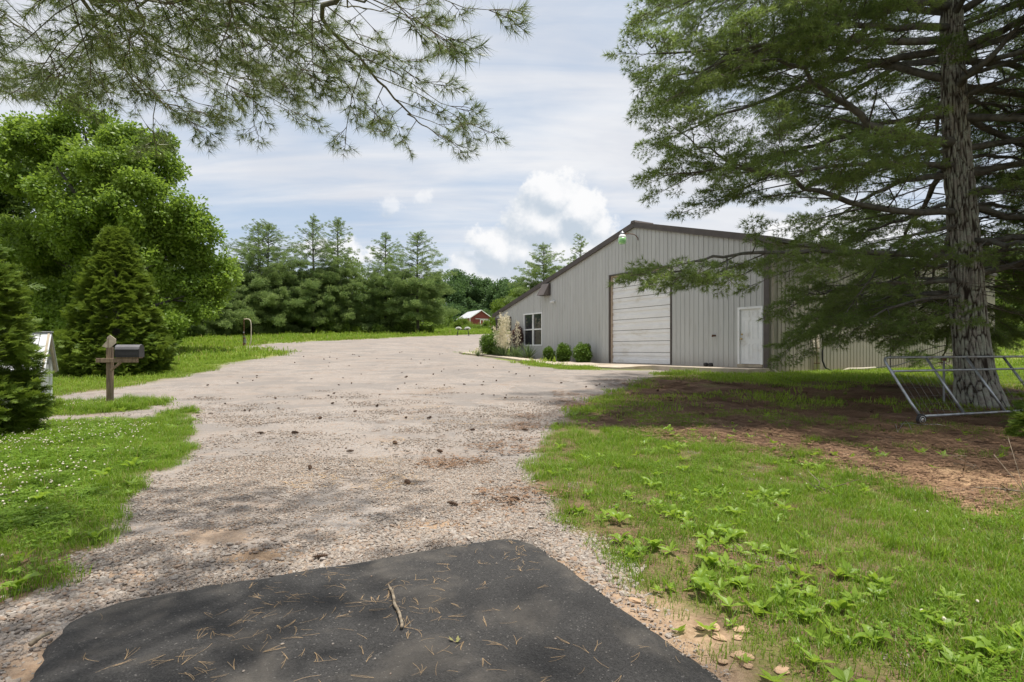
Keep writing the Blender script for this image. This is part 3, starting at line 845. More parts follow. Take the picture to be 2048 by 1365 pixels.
# entry door with six pressed panels
ed = part('entry_door', frame('f', (.21, 1.21, ZS + .05, 2.91), .075, .12, M['white'], .03, False), M['white'], bld, world_=True, label='white six panel entry door with a brass knob')
m_ = MB(); da = .27; u0, u1, z0, z1 = .285, 1.135, ZS + .11, 2.835
def fq(ua, ub, za, zb, d): m_.quad(fw(ub, d, za), fw(ub, d, zb), fw(ua, d, zb), fw(ua, d, za))
fq(u0, u1, z0, z1, -.045)
dl = part('door_leaf', m_, M['white'], ed, world_=True)
mm = MB(); wu = (u1 - u0)
for cu in (.29, .71):
    for (a, b) in ((.055, .37), (.46, .80), (.855, .95)):
        ua, ub = u0 + (cu - .145) * wu, u0 + (cu + .145) * wu; za, zb = z0 + a * (z1 - z0), z0 + b * (z1 - z0)
        for (x0, x1, y0, y1) in ((ua, ub, za, za + .018), (ua, ub, zb - .018, zb), (ua, ua + .018, za + .018, zb - .018), (ub - .018, ub, za + .018, zb - .018)):
            mm.hexa([fw(x0, -.034, y0), fw(x1, -.034, y0), fw(x1, -.044, y0), fw(x0, -.044, y0), fw(x0, -.036, y1), fw(x1, -.036, y1), fw(x1, -.044, y1), fw(x0, -.044, y1)])
        mm.hexa([fw(ua + .05, -.036, za + .05), fw(ub - .05, -.036, za + .05), fw(ub - .05, -.044, za + .05), fw(ua + .05, -.044, za + .05), fw(ua + .05, -.036, zb - .05), fw(ub - .05, -.036, zb - .05), fw(ub - .05, -.044, zb - .05), fw(ua + .05, -.044, zb - .05)])
part('pressed_panel', mm, M['white'], ed, world_=True)
mb = MB(); p0 = Vector(fw(1.07, -.04, 1.79)); nrm_ = Vector((-E2[0], -E2[1], 0))
def knob_at(m_, c, r_):
    c = Vector(c); m_.tube([c, c + nrm_ * .03, c + nrm_ * .04, c + nrm_ * .065, c + nrm_ * .08], [r_ * .5, r_ * .4, r_, r_ * 1.05, r_ * .5], 10)
knob_at(mb, fw(1.07, -.04, 1.79), .03); part('door_knob', mb, M['brass'], ed, True, True)
mb = MB(); mb.tube([fw(1.07, -.04, 1.95), fw(1.07, -.01, 1.95)], .028, 10); part('deadbolt', mb, M['brass'], ed, True, True)
mb = MB(); mb.hexa([fw(.2, .05, ZS), fw(1.22, .05, ZS), fw(1.22, -.05, ZS), fw(.2, -.05, ZS), fw(.2, .05, ZS + .10), fw(1.22, .05, ZS + .10), fw(1.22, -.05, ZS + .10), fw(.2, -.05, ZS + .10)])
part('door_sill', mb, M['woodgrey'], ed, world_=True)

# double window
wn = part('window', frame('f', OPEN[2], .07, .1, M['white'], .035), M['white'], bld, world_=True)
m_ = MB(); u0, u1, z0, z1 = OPEN[2]; um = (u0 + u1) / 2; zm = (z0 + z1) / 2
for (ua, ub, za, zb) in ((um - .06, um + .06, z0 + .07, z1 - .07), (u0 + .07, um - .06, zm - .035, zm + .035), (um + .06, u1 - .07, zm - .035, zm + .035)):
    m_.hexa([fw(ua, .02, za), fw(ub, .02, za), fw(ub, -.03, za), fw(ua, -.03, za), fw(ua, .02, zb), fw(ub, .02, zb), fw(ub, -.03, zb), fw(ua, -.03, zb)])
part('mullion', m_, M['white'], wn, world_=True)
for (ua, ub) in ((u0 + .07, um - .06), (um + .06, u1 - .07)):
    for (za, zb) in ((z0 + .07, zm - .035), (zm + .035, z1 - .07)):
        m_ = MB(); m_.hexa([fw(ua, -.025, za), fw(ub, -.025, za), fw(ub, -.033, za), fw(ua, -.033, za), fw(ua, -.025, zb), fw(ub, -.025, zb), fw(ub, -.033, zb), fw(ua, -.033, zb)])
        part('pane', m_, M['glass'], wn, world_=True)

# hood, small lamp, spigot on the front wall
m_ = MB(); ua, ub, za, zb, dd_ = 12.95, 13.62, 4.32, 4.98, .48
A0, A1, B0, B1 = fw(ua, .03, za), fw(ub, .03, za), fw(ua, dd_, za + .02), fw(ub, dd_, za + .02); T0, T1 = fw(ua, .03, zb), fw(ub, .03, zb); T2, T3 = fw(ua, .12, zb), fw(ub, .12, zb)
m_.poly([A0, B0, T2, T0]); m_.poly([A1, T1, T3, B1]); m_.poly([B0, B1, T3, T2]); m_.poly([T0, T2, T3, T1]); m_.poly([A0, A1, B1, B0])
tag(part('vent_hood', m_, M['brown'], None), 'brown sloping sheet metal vent hood high on the grey gable wall', 'vent hood')
m_ = MB(); c = fw(12.62, .0, 3.98)
sl = thing('wall_light', 'small white floodlight fixed under the vent hood', 'light', c)
m_ = MB(); m_.tube([(0, 0, 0), nrm_ * .06], .06, 10); part('light_base', m_, M['white'], sl)
m_ = MB(); q = Vector((nrm_.x, nrm_.y, 0)); sd_ = Vector((E1[0], E1[1], 0))
for s_ in (-1, 1): m_.tube([q * .05 + sd_ * .03 * s_, q * .12 + sd_ * .09 * s_ + Vector((0, 0, -.02)), q * .2 + sd_ * .13 * s_ + Vector((0, 0, -.05))], [.025, .05, .06], 8)
part('light_head', m_, M['white'], sl)
m_ = MB(); m_.tube([fw(2.2, .0, 1.93), fw(2.2, .16, 1.93)], .035, 8); m_.tube([fw(2.2, .15, 1.96), fw(2.2, .17, 1.88)], .03, 8)
tag(part('wall_outlet_pipe', m_, M['rust'], None, True), 'short dark pipe stub sticking out of the grey wall left of the entry door', 'pipe')
# yard light on a curved arm by the ridge
yl = thing('yard_light', 'yard light with green glass bowl on a curved brown arm near the ridge', 'light', fw(6.28, .0, 6.22)); yl.scale = (.85,) * 3
o0 = Vector(fw(6.28, 0, 6.22)); dv = (nrm_ * .92 + sd_ * .38).normalized()
m_ = MB(); arm = [Vector((0, 0, -.06)) + nrm_ * .03, Vector((0, 0, .06)) + nrm_ * .05, dv * .14 + Vector((0, 0, .19)), dv * .3 + Vector((0, 0, .25)), dv * .78 + Vector((0, 0, .27))]
m_.tube(arm, .022, 8); part('arm', m_, M['rust'], yl, True)
m_ = MB(); lc = dv * .86
m_.lathe([(.05, .38), (.06, .36), (.06, .32), (.10, .31), (.11, .20), (.06, .18)], 16, lc); part('lamp_housing', m_, M['galv'], yl, True)
m_ = MB(); m_.lathe([(.12, .20), (.17, .16), (.19, .06), (.185, .05)], 18, lc); part('reflector', m_, M['white'], yl, True)
m_ = MB(); m_.lathe([(.186, .05), (.205, -.04), (.20, -.20), (.17, -.27), (.02, -.28)], 18, lc); part('glass_bowl', m_, M['globe'], yl, True)

# vertical pipes and hose on the side wall
for v_, zt, rr, lean, lab in ((2.45, 2.0, .035, .10, 'thin tan pipe leaning on the side wall beside a thicker pipe'), (2.72, 2.3, .055, .0, 'thick tan vertical pipe with dark bands on the side wall')):
    m_ = MB(); m_.tube([sw(v_ + lean, .12, .35), sw(v_, .09, zt)], rr, 10)
    pp = thing('wall_pipe', lab, 'pipe', sw(v_, .1, .5)); part('pipe', m_, M['tan'], pp, True, True)
    m_ = MB()
    for zz_ in (.9, 1.45, zt - .1):
        m_ = MB(); f_ = (zt - zz_) / (zt - .35) * lean; m_.tube([sw(v_ + f_, .12 - .02 * (zz_ > 1), zz_), sw(v_ + f_, .12 - .02 * (zz_ > 1), zz_ + .03)], rr + .008, 10)
        part('band', m_, M['rust'], pp, True, True)
m_ = MB(); m_.tube([sw(2.85, .06, 2.15), sw(3.0, .1, 1.9), sw(3.06, .1, 1.6), sw(3.0, .1, 1.3), sw(2.98, .12, 1.0), sw(3.06, .18, .74), sw(3.3, .3, .62)], .03, 8)
tag(part('black_hose', m_, M['black'], None, True), 'black hose looping down the side wall beside the tan pipes', 'hose')
m_ = MB(); m_.tube([sw(3.9, .35, .66), sw(5, .3, .70), sw(6.2, .25, .68), sw(7.2, .22, .72), sw(8, .2, .74), sw(9.5, .12, .92), sw(12, .1, 1.0), sw(14.5, .1, 1.02)], .022, 8)
tag(part('ground_hose', m_, M['black'], None, True), 'long black hose lying along the foot of the side wall', 'hose')
m_ = MB(); m_.tube([sw(3.7, .5, .64), sw(4.0, .48, .69), sw(5.2, .4, .68), sw(6.1, .38, .7)], [.05, .045, .045, .04], 8)
tag(part('fallen_drainpipe', m_, M['tan'], None, True), 'pale length of drainpipe lying in the grass by the side wall', 'drainpipe')
# two black rubber things on the slab
for k, du in enumerate((0, .22)):
    m_ = MB(); m_.lathe([(.06, 0), (.085, .02), (.085, .1), (.06, .13), (.02, .135)], 12)
    o = part('black_pot', m_, M['rubber'], None, True); o.location = fw(2.0 + du, .5, ZS + .0)
    tag(o, ('black lump on the slab nearer the entry door', 'black lump on the slab nearer the overhead door')[k], 'pot', 'black lumps on the slab')

# concrete: slab in front of the doors, apron, curved edging walk
def slab_poly(name, top, depth):
    m_ = MB(); n = len(top); t_ = [Vector(p) for p in top]; b_ = [p - Vector((0, 0, depth)) for p in t_]
    m_.poly(t_); m_.poly(list(reversed(b_)))
    for i in range(n): m_.quad(b_[i], b_[(i + 1) % n], t_[(i + 1) % n], t_[i])
    o = part(name, m_, M['concrete']); bevel(o, .012, 2); return tag(o, kind='structure')
slab_poly('concrete_slab', [fw(-.05, 0.0, ZS - .02), fw(-.05, 1.15, ZS - .03), fw(.8, 1.3, ZS - .03), fw(4.4, 1.05, ZS - .02), fw(4.4, -.3, ZS)], .35)
slab_poly('concrete_apron', [fw(4.404, -.3, ZS), fw(4.404, .95, ZS - .01), fw(4.9, 2.3, .70), fw(8.6, 3.0, .72), fw(9.9, 2.3, .80), fw(9.6, .9, .84), fw(8.3, .3, ZS), fw(8.15, -.3, ZS)], .3)
wk = [pix(a, b) for a, b in ((1150, 736), (1110, 733.5), (1060, 726), (1010, 719), (970, 714), (940, 710.5), (918, 707.5))]
m_ = MB(); wp = np.array(wk); 
tg = np.gradient(wp[:, :2], axis=0); tg /= np.linalg.norm(tg, axis=1, keepdims=True); nn_ = np.stack([tg[:, 1], -tg[:, 0]], 1)
if nn_[2] @ (-E2) > 0: nn_ = -nn_
def wz(p): return gz(p[0], p[1])
for i in range(len(wp) - 1):
    a, b = wp[i, :2], wp[i + 1, :2]; c, d = b + nn_[i + 1] * .75, a + nn_[i] * .75
    za, zb = wz(a) + .09, wz(b) + .09
    m_.hexa([(*a, za - .25), (*d, za - .25), (*c, zb - .25), (*b, zb - .25), (*a, za), (*d, za + .01), (*c, zb + .01), (*b, zb)])
tag(part('edging_walk', m_, M['concrete']), kind='structure')

# ------------------------------------------------------------------ plant templates
def rv(rng): 
    v = rng.normal(size=3); return v / np.linalg.norm(v)


def perp(d, rng):
    v = np.cross(d, rv(rng)); return v / max(np.linalg.norm(v), 1e-6)


def needle_tuft(mb, c, d, n, ln, w_, rng, spread=(.35, 1.25), m=0):
    for _ in range(n):
        a = rng.uniform(*spread); p = perp(d, rng); nd = d * math.cos(a) + p * math.sin(a)
        s = perp(nd, rng) * w_ / 2; L = ln * rng.uniform(.7, 1.1); b = c - d * rng.uniform(0, .25) * ln
        mb.tri(b - s, b + s, b + nd * L + np.array([0, 0, -.06 * L]), m)


def pine_spray(L, nsh, ntuft, ln, w_, seed, stem_r=.004, mids=True, spread=(.35, 1.25)):
    rng = np.random.default_rng(seed); mb = MB(); Y = np.array([0, 1., 0])
    mb.tube([(0, 0, 0), (.01, L * .5, .01), (0, L, -.01)], [stem_r * 1.3, stem_r, stem_r * .6], 3, 1, False)
    tips = [(np.array([0, L, -.01]), Y)]
    if mids: tips.append((np.array([0, L * .72, 0]), Y))
    for k in range(nsh):
        t = .18 + .72 * k / nsh; sd = 1 if k % 2 else -1
        d = np.array([sd * math.sin(.85), math.cos(.85), rng.uniform(-.25, .35)]); d /= np.linalg.norm(d)
        l_ = L * (.52 - .3 * t) * rng.uniform(.8, 1.2); b = np.array([0, L * t, 0])
        mb.tube([b, b + d * l_], [stem_r * .8, stem_r * .5], 3, 1, False)
        tips.append((b + d * l_, d))
        if mids: tips.append((b + d * l_ * .55, d))
    for c, d in tips: needle_tuft(mb, c, d, ntuft, ln, w_, rng, spread)
    return mb


T_near = [template('near_pine_spray', pine_spray(.28, 4, 19, .105, .0040, s, .003, True, (.25, 1.3)), [M['pine_near'], M['twigbark']]) for s in (1, 2, 3, 4)]
T_pine = [template('pine_spray', pine_spray(.55, 7, 16, .125, .0092, s), [M['pine'], M['twigbark']]) for s in (5, 6, 7, 8)]


def far_clump(seed, n=75, r=.40, flat=.50, ln=.24, w_=.028):
    rng = np.random.default_rng(seed); mb = MB()
    for _ in range(n):
        p = rv(rng) * r * rng.uniform(.15, 1) ** .5 * np.array([1, 1, flat]); d = p + np.array([0, .25, .12]) + rng.normal(size=3) * .22; d /= np.linalg.norm(d)
        s = perp(d, rng) * w_; mb.tri(p - s, p + s, p + d * ln * rng.uniform(.6, 1.2))
    return mb


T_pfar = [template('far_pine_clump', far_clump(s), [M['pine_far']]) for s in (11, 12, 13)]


def leaf_clump(seed, n, r, size, flat=.75, droop=.3):
    rng = np.random.default_rng(seed); mb = MB()
    for _ in range(n):
        p = rv(rng) * r * rng.uniform(.05, 1) ** .45 * np.array([1, 1, flat])
        d = p * .6 / r + rng.normal(size=3) * .5 + np.array([0, 0, -droop]); d /= np.linalg.norm(d)
        s = perp(d, rng); s[2] *= .5; l_ = size * rng.uniform(.6, 1.15); wd = l_ * .38; nrm_ = np.cross(d, s)
        a, b, c, e = p, p + d * l_ * .45 + s * wd + nrm_ * l_ * .06, p + d * l_, p + d * l_ * .45 - s * wd + nrm_ * l_ * .06
        mb.tri(a, b, c); mb.tri(a, c, e)
    return mb


T_poplar = [template('poplar_clump', leaf_clump(s, 56, .5, .20), [M['poplar']]) for s in (21, 22, 23)]
T_broad = [template('woodland_clump', leaf_clump(s, 70, .75, .26), [M['broad']]) for s in (24, 25)]
T_broadfar = [template('far_woodland_clump', leaf_clump(s, 60, 1.0, .42), [M['broad_far']]) for s in (26, 27)]
T_lime = [template('light_green_clump', leaf_clump(s, 60, .5, .17), [M['lime']]) for s in (28, 29)]
T_shrub = [template('shrub_clump', leaf_clump(s, 46, .14, .075, .9, .0), [M['shrub']]) for s in (31, 32)]
T_purple = [template('barberry_clump', leaf_clump(s, 50, .13, .045, .9, .0), [M['purple']]) for s in (33,)]


def cedar_spray(seed, L=.25):
    rng = np.random.default_rng(seed); mb = MB()
    for k in range(17):
        t = k / 17; sd = 1 if k % 2 else -1; b = np.array([0, L * t, -.10 * L * t * t])
        l_ = L * (.62 * (1 - t) + .16) * rng.uniform(.8, 1.15); a = .75 + .2 * rng.uniform(-1, 1)
        d = np.array([sd * math.sin(a), math.cos(a), rng.uniform(-.28, .12)])
        for q in range(4):
            f = q / 4; o_ = b + d * l_ * f; sg = 1 if q % 2 else -1
            d2 = np.array([d[0] - sg * d[1] * .55, d[1] + sg * d[0] * .55, d[2] + rng.uniform(-.15, .15)]); d2 /= np.linalg.norm(d2)
            s = np.array([-d2[1], d2[0], rng.uniform(-.5, .5)]) * .009; l2 = l_ * .42 * (1.15 - f)
            mb.tri(o_ - s, o_ + s, o_ + d2 * l2)
        s = np.array([-d[1], d[0], .2]) * .009; mb.tri(b - s, b + s, b + d * l_)
    return mb


T_cedar = [template('cedar_spray', cedar_spray(s), [M['cedar']]) for s in (41, 42, 43)]


def grass_tuft(seed, n, r, h, w_, lean=.5):
    rng = np.random.default_rng(seed); mb = MB()
    for _ in range(n):
        a = rng.uniform(0, 6.283); q = r * math.sqrt(rng.uniform()); b = np.array([q * math.cos(a), q * math.sin(a), -.01])
        az_ = rng.uniform(0, 6.283); d = np.array([math.cos(az_), math.sin(az_), 0]); s = np.array([-d[1], d[0], 0]) * w_ / 2
        hh = h * rng.uniform(.45, 1.15); ln = lean * rng.uniform(.3, 1.3) * hh
        m_ = b + d * ln * .4 + np.array([0, 0, hh * .65]); t = b + d * ln + np.array([0, 0, hh * .93])
        i = len(mb.v); mb.v += [tuple(b - s), tuple(b + s), tuple(m_ + s * .75), tuple(m_ - s * .75), tuple(t)]
        mb.f += [(i, i + 1, i + 2, i + 3), (i + 3, i + 2, i + 4)]; mb.m += [0, 0]
    return mb


T_grass = [template('grass_tuft', grass_tuft(s, 44, .11, .075, .0042, .75), [M['grass']]) for s in (51, 52, 53)]
T_long = [template('long_grass_tuft', grass_tuft(s, 36, .07, .17, .0055, .55), [M['grass']]) for s in (54, 55)]
T_lawn = [template('lawn_tuft', grass_tuft(s, 60, .42, .12, .016, .7), [M['grass_far']]) for s in (56, 57)]
T_lawnfar = [template('meadow_tuft', grass_tuft(s, 60, 1.1, .26, .05, .6), [M['grass_far']]) for s in (58, 59)]


def clover_patch(seed, n=34, r=.13):
    rng = np.random.default_rng(seed); mb = MB()
    for _ in range(n):
        a = rng.uniform(0, 6.283); q = r * math.sqrt(rng.uniform()); h = rng.uniform(.03, .085); c = np.array([q * math.cos(a), q * math.sin(a), h]); a0 = rng.uniform(0, 6.283)
        for k in range(3):
            t = a0 + k * 2.094; d = np.array([math.cos(t), math.sin(t), rng.uniform(-.2, .3)]); s = np.array([-d[1], d[0], rng.uniform(-.2, .2)]); l_ = .015 * rng.uniform(.8, 1.3)
            mb.quad(c, c + d * l_ * .7 + s * l_ * .55, c + d * l_ * 1.15, c + d * l_ * .7 - s * l_ * .55)
    return mb


T_clover = [template('clover_patch', clover_patch(s), [M['clover']]) for s in (61, 62)]


def blob(seed, r, n=6, sq=.9, jit=.2):
    rng = np.random.default_rng(seed); mb = MB(); rows = []
    for k in range(1, 4):
        ph = math.pi * k / 4; rows.append([(r * math.sin(ph) * math.cos(2 * math.pi * j / n) * rng.uniform(1 - jit, 1 + jit), r * math.sin(ph) * math.sin(2 * math.pi * j / n) * rng.uniform(1 - jit, 1 + jit), sq * r * math.cos(ph) * rng.uniform(1 - jit, 1 + jit)) for j in range(n)])
    mb.v = [(0, 0, r * sq)] + [p for q in rows for p in q] + [(0, 0, -r * sq)]
    for j in range(n):
        mb.f.append((0, 1 + j, 1 + (j + 1) % n))
        for k in range(2):
            a = 1 + k * n + j; b = 1 + k * n + (j + 1) % n; mb.f.append((a, a + n, b + n, b))
        a = 1 + 2 * n + j; b = 1 + 2 * n + (j + 1) % n; mb.f.append((a, len(mb.v) - 1, b))
    mb.m = [0] * len(mb.f)
    return mb


def merge(mb, other, loc, Rm, sc, m=None):
    i0 = len(mb.v)
    for p in other.v: q = Rm @ Vector((p[0] * sc[0], p[1] * sc[1], p[2] * sc[2])); mb.v.append((q.x + loc[0], q.y + loc[1], q.z + loc[2]))
    for f, k in zip(other.f, other.m): mb.f.append(tuple(i0 + j for j in f)); mb.m.append(k if m is None else m)


def stone_patch(seed, n, r, s0, s1):
    rng = np.random.default_rng(seed); mb = MB()
    for k in range(n):
        a = rng.uniform(0, 6.283); q = r * math.sqrt(rng.uniform()); sz = s0 + (s1 - s0) * rng.uniform() ** 2.2
        Rm = Matrix.Rotation(rng.uniform(0, 6.28), 3, 'Z') @ Matrix.Rotation(rng.uniform(-.6, .6), 3, 'X')
        merge(mb, blob(seed * 100 + k % 9, 1, 5, .8, .3), (q * math.cos(a), q * math.sin(a), sz * .22), Rm, (sz * rng.uniform(.8, 1.35), sz * rng.uniform(.7, 1.0), sz * rng.uniform(.45, .8)))
    return mb


T_stone = [template('stone_patch', stone_patch(s, 110, .17, .0045, .015), [M['stone']]) for s in (71, 72, 73)]
T_stonebig = [template('coarse_stone_patch', stone_patch(s, 70, .16, .008, .022), [M['stone']]) for s in (74, 75)]
T_stonewide = [template('wide_stone_patch', stone_patch(s, 90, .5, .008, .02), [M['stone']]) for s in (76, 77)]


def straw_patch(seed, n, r, ln, w_, z=.004, pile=.012):
    rng = np.random.default_rng(seed); mb = MB()
    for _ in range(n):
        a = rng.uniform(0, 6.283); q = r * math.sqrt(rng.uniform()); c = np.array([q * math.cos(a), q * math.sin(a), z + rng.uniform(0, pile)])
        az_ = rng.uniform(0, 6.283)
        for f in range(rng.integers(1, 4)):
            t = az_ + rng.uniform(-.35, .35); d = np.array([math.cos(t), math.sin(t), rng.uniform(-.04, .08)]); s = np.array([-d[1], d[0], 0]) * w_ / 2; l_ = ln * rng.uniform(.6, 1.2); bend = np.array([-d[1], d[0], 0]) * l_ * rng.uniform(-.15, .15)
            m_ = c + d * l_ * .5 + bend
            mb.quad(c - s, c + s, m_ + s * .8, m_ - s * .8); mb.tri(m_ - s * .8, m_ + s * .8, c + d * l_)
    return mb


T_straw = [template('straw_patch', straw_patch(s, 60, .3, .11, .004), [M['straw']]) for s in (81, 82)]
T_litter = [template('litter_patch', straw_patch(s, 90, .32, .09, .009, .003, .03), [M['litter']]) for s in (83, 84)]


# ------------------------------------------------------------------ pines
def catmull(pts, per=5):
    p = [np.array(q, float) for q in pts]; p = [2 * p[0] - p[1]] + p + [2 * p[-1] - p[-2]]; out = []
    for i in range(1, len(p) - 2):
        for k in range(per):
            t = k / per; a, b, c, d = p[i - 1], p[i], p[i + 1], p[i + 2]
            out.append(.5 * (2 * b + (c - a) * t + (2 * a - 5 * b + 4 * c - d) * t * t + (3 * b - a - 3 * c + d) * t ** 3))
    out.append(p[-2]); return np.array(out)


UP = np.array([0, 0, 1.])


def pine_limb(Pts, r0, mb, out, rng, bstart=.22, bfrac=.45, spacing=.33, spr=.2, cap=1.9, sides=6, hang=.0, dead=.0, tw=1.0):
    seg = np.linalg.norm(np.diff(Pts, axis=0), axis=1); cum = np.concatenate([[0], np.cumsum(seg)]); L = cum[-1]
    mb.tube(Pts, list(r0 * (1 - .88 * cum / L)), sides, 0)
    s = bstart * L; side = 1
    def P(s_): return np.array([np.interp(s_, cum, Pts[:, k]) for k in range(3)])
    while s < L * .985:
        p = P(s); T = P(min(s + .1, L)) - P(max(s - .1, 0)); T /= np.linalg.norm(T); S = np.cross(T, UP); S /= max(np.linalg.norm(S), 1e-6)
        bl = min(bfrac * (L - s) * rng.uniform(.65, 1.15) + .28, cap * rng.uniform(.8, 1.1)); an = rng.uniform(.7, 1.05)
        d = T * math.cos(an) + S * side * math.sin(an) + UP * (rng.uniform(-.38, .32) - hang)
        d /= np.linalg.norm(d)
        bp = [p, p + d * bl * .4 + UP * rng.uniform(-.03, .03), p + d * bl * .75 + T * bl * .06 - UP * bl * (.02 + hang * .2), p + d * bl + T * bl * .14 + UP * bl * rng.uniform(-.08, .08)]
        mb.tube(bp, [r0 * tw * .24 * (1 - .7 * s / L) + .004 * tw, r0 * tw * .16 * (1 - .7 * s / L) + .0035 * tw, .0045 * tw, .003 * tw], 4, 0, False)
        if rng.uniform() > dead:
            q = bl * .28 + rng.uniform(0, spr); sd2 = 1; nb = np.array(bp); bc = np.concatenate([[0], np.cumsum(np.linalg.norm(np.diff(nb, axis=0), axis=1))])
            while q < bc[-1]:
                c = np.array([np.interp(q, bc, nb[:, k]) for k in range(3)]); d2 = np.array([np.interp(min(q + .05, bc[-1]), bc, nb[:, k]) for k in range(3)]) - np.array([np.interp(max(q - .05, 0), bc, nb[:, k]) for k in range(3)])
                d2 /= np.linalg.norm(d2); S2 = np.cross(d2, UP); S2 /= max(np.linalg.norm(S2), 1e-6); a2 = rng.uniform(.3, .85)
                dd = d2 * math.cos(a2) + S2 * sd2 * math.sin(a2) + UP * (rng.uniform(-.5, .5) - hang)
                out.append((c, dd, rng.uniform(.6, 1.0))); sd2 = -sd2; q += spr * rng.uniform(.7, 1.3)
            out.append((nb[-1] - d2 * .1, d2, rng.uniform(.75, 1.05)))
        side = -side; s += spacing * rng.uniform(.6, 1.4) * (.65 + .5 * (1 - s / L))
    T = Pts[-1] - Pts[-2]; out.append((Pts[-1], T / np.linalg.norm(T), 1.0)); out.append((Pts[-2], T / np.linalg.norm(T) + UP * .2, .9))


def sprays(name, out, tpl, parent, rng, k=1.0):
    c = np.array([o[0] for o in out]); d = np.array([o[1] for o in out]); sc = np.array([o[2] for o in out]) * k
    up = np.tile(UP, (len(out), 1)) + rng.normal(size=(len(out), 3)) * .35
    o = scatter(name, c, eul(d, up), sc, tpl, parent, True, rng)
    o['kind'] = 'stuff'; return o


def bark_trunk(name, axis_pts, radii, parent, nz=300, na=120, plates=(9, 2.6), flare=True):
    """trunk with deep furrows between raised plates"""
    A_ = catmull(axis_pts, 12); zq = np.linspace(0, 1, nz); ta = np.linspace(0, 1, len(A_))
    C_ = np.stack([np.interp(zq, ta, A_[:, k]) for k in range(3)], 1); rr = np.interp(zq, np.linspace(0, 1, len(radii)), radii)
    verts = np.zeros((nz, na, 3)); pl = np.zeros((nz, na)); ang = np.linspace(0, 2 * math.pi, na, endpoint=False)
    for j, a in enumerate(ang):
        ca, sa = math.cos(a), math.sin(a)
        for i in range(nz):
            h = C_[i, 2]
            v = mnoise.voronoi(Vector((ca * plates[0] * .5 + .35 * mnoise.noise(Vector((ca, sa, h * 1.4))), sa * plates[0] * .5, h * plates[1] * .95 + .5 * mnoise.noise(Vector((ca * 2, sa * 2, h * 3))))), distance_metric='DISTANCE')[0]
            e = min(1, max(0, (v[1] - v[0]) * 2.0)); pl[i, j] = e
            fl = 1 + (.09 * math.sin(a * 5 + 1) + .07 * math.sin(a * 3)) * max(0, 1 - (h - C_[0, 2]) / 1.0) ** 2 if flare else 1
            r_ = rr[i] * fl + .028 * (e - .6) * min(1, rr[i] / .22) + .012 * mnoise.noise(Vector((ca * 4, sa * 4, h * 6)))
            verts[i, j] = C_[i] + np.array([ca * r_, sa * r_, 0])
    idx_ = np.arange(nz * na).reshape(nz, na)
    q = np.stack([idx_[:-1], np.roll(idx_, -1, 1)[:-1], np.roll(idx_, -1, 1)[1:], idx_[1:]], -1).reshape(-1, 4)
    me = bpy.data.meshes.new(name); me.from_pydata(verts.reshape(-1, 3).tolist(), [], q.tolist()); me.materials.append(M['bark'])
    a_ = me.attributes.new('plate', 'FLOAT', 'POINT'); a_.data.foreach_set('value', pl.ravel().astype(np.float32)); me.update()
    o = link(name, me, parent); o.location = -parent.location; return o


# the big pine on the right: base, bent trunk, whorls of limbs and a few limbs set as the photograph shows them
rng = np.random.default_rng(101)
TB = at(1965, 815, 12.4); TB[2] = gz(TB[0], TB[1]) - .05
bigpine = thing('pine_tree', 'big pine with thick furrowed lichened trunk behind the leaning metal gate', 'pine tree', TB)
ax_ = [TB, at(1950, 745, 12.4), at(1938, 640, 12.4), at(1928, 480, 12.4), at(1914, 300, 12.4), at(1905, 100, 12.4), at(1904, -100, 12.4), np.array([9.7, 12.4, 13.0]), np.array([9.8, 12.4, 16.5])]
bark_trunk('trunk', ax_, [.48, .385, .335, .31, .28, .25, .225, .19, .15, .09, .03], bigpine)
AX = catmull(ax_, 12)
def trunk_at(z): return np.array([np.interp(z, AX[:, 2], AX[:, 0]), np.interp(z, AX[:, 2], AX[:, 1]), z])
spr_out = []
def big_limb(ctrl, r0, **kw):
    kw = {'spr': .19, **kw}; mb = MB(); P_ = catmull(ctrl, 4)
    for i in range(2, len(P_) - 1): P_[i] += rng.normal(size=3) * .03
    pine_limb(P_, r0, mb, spr_out, rng, **kw); part('branch', mb, M['limb'], bigpine, True, True)
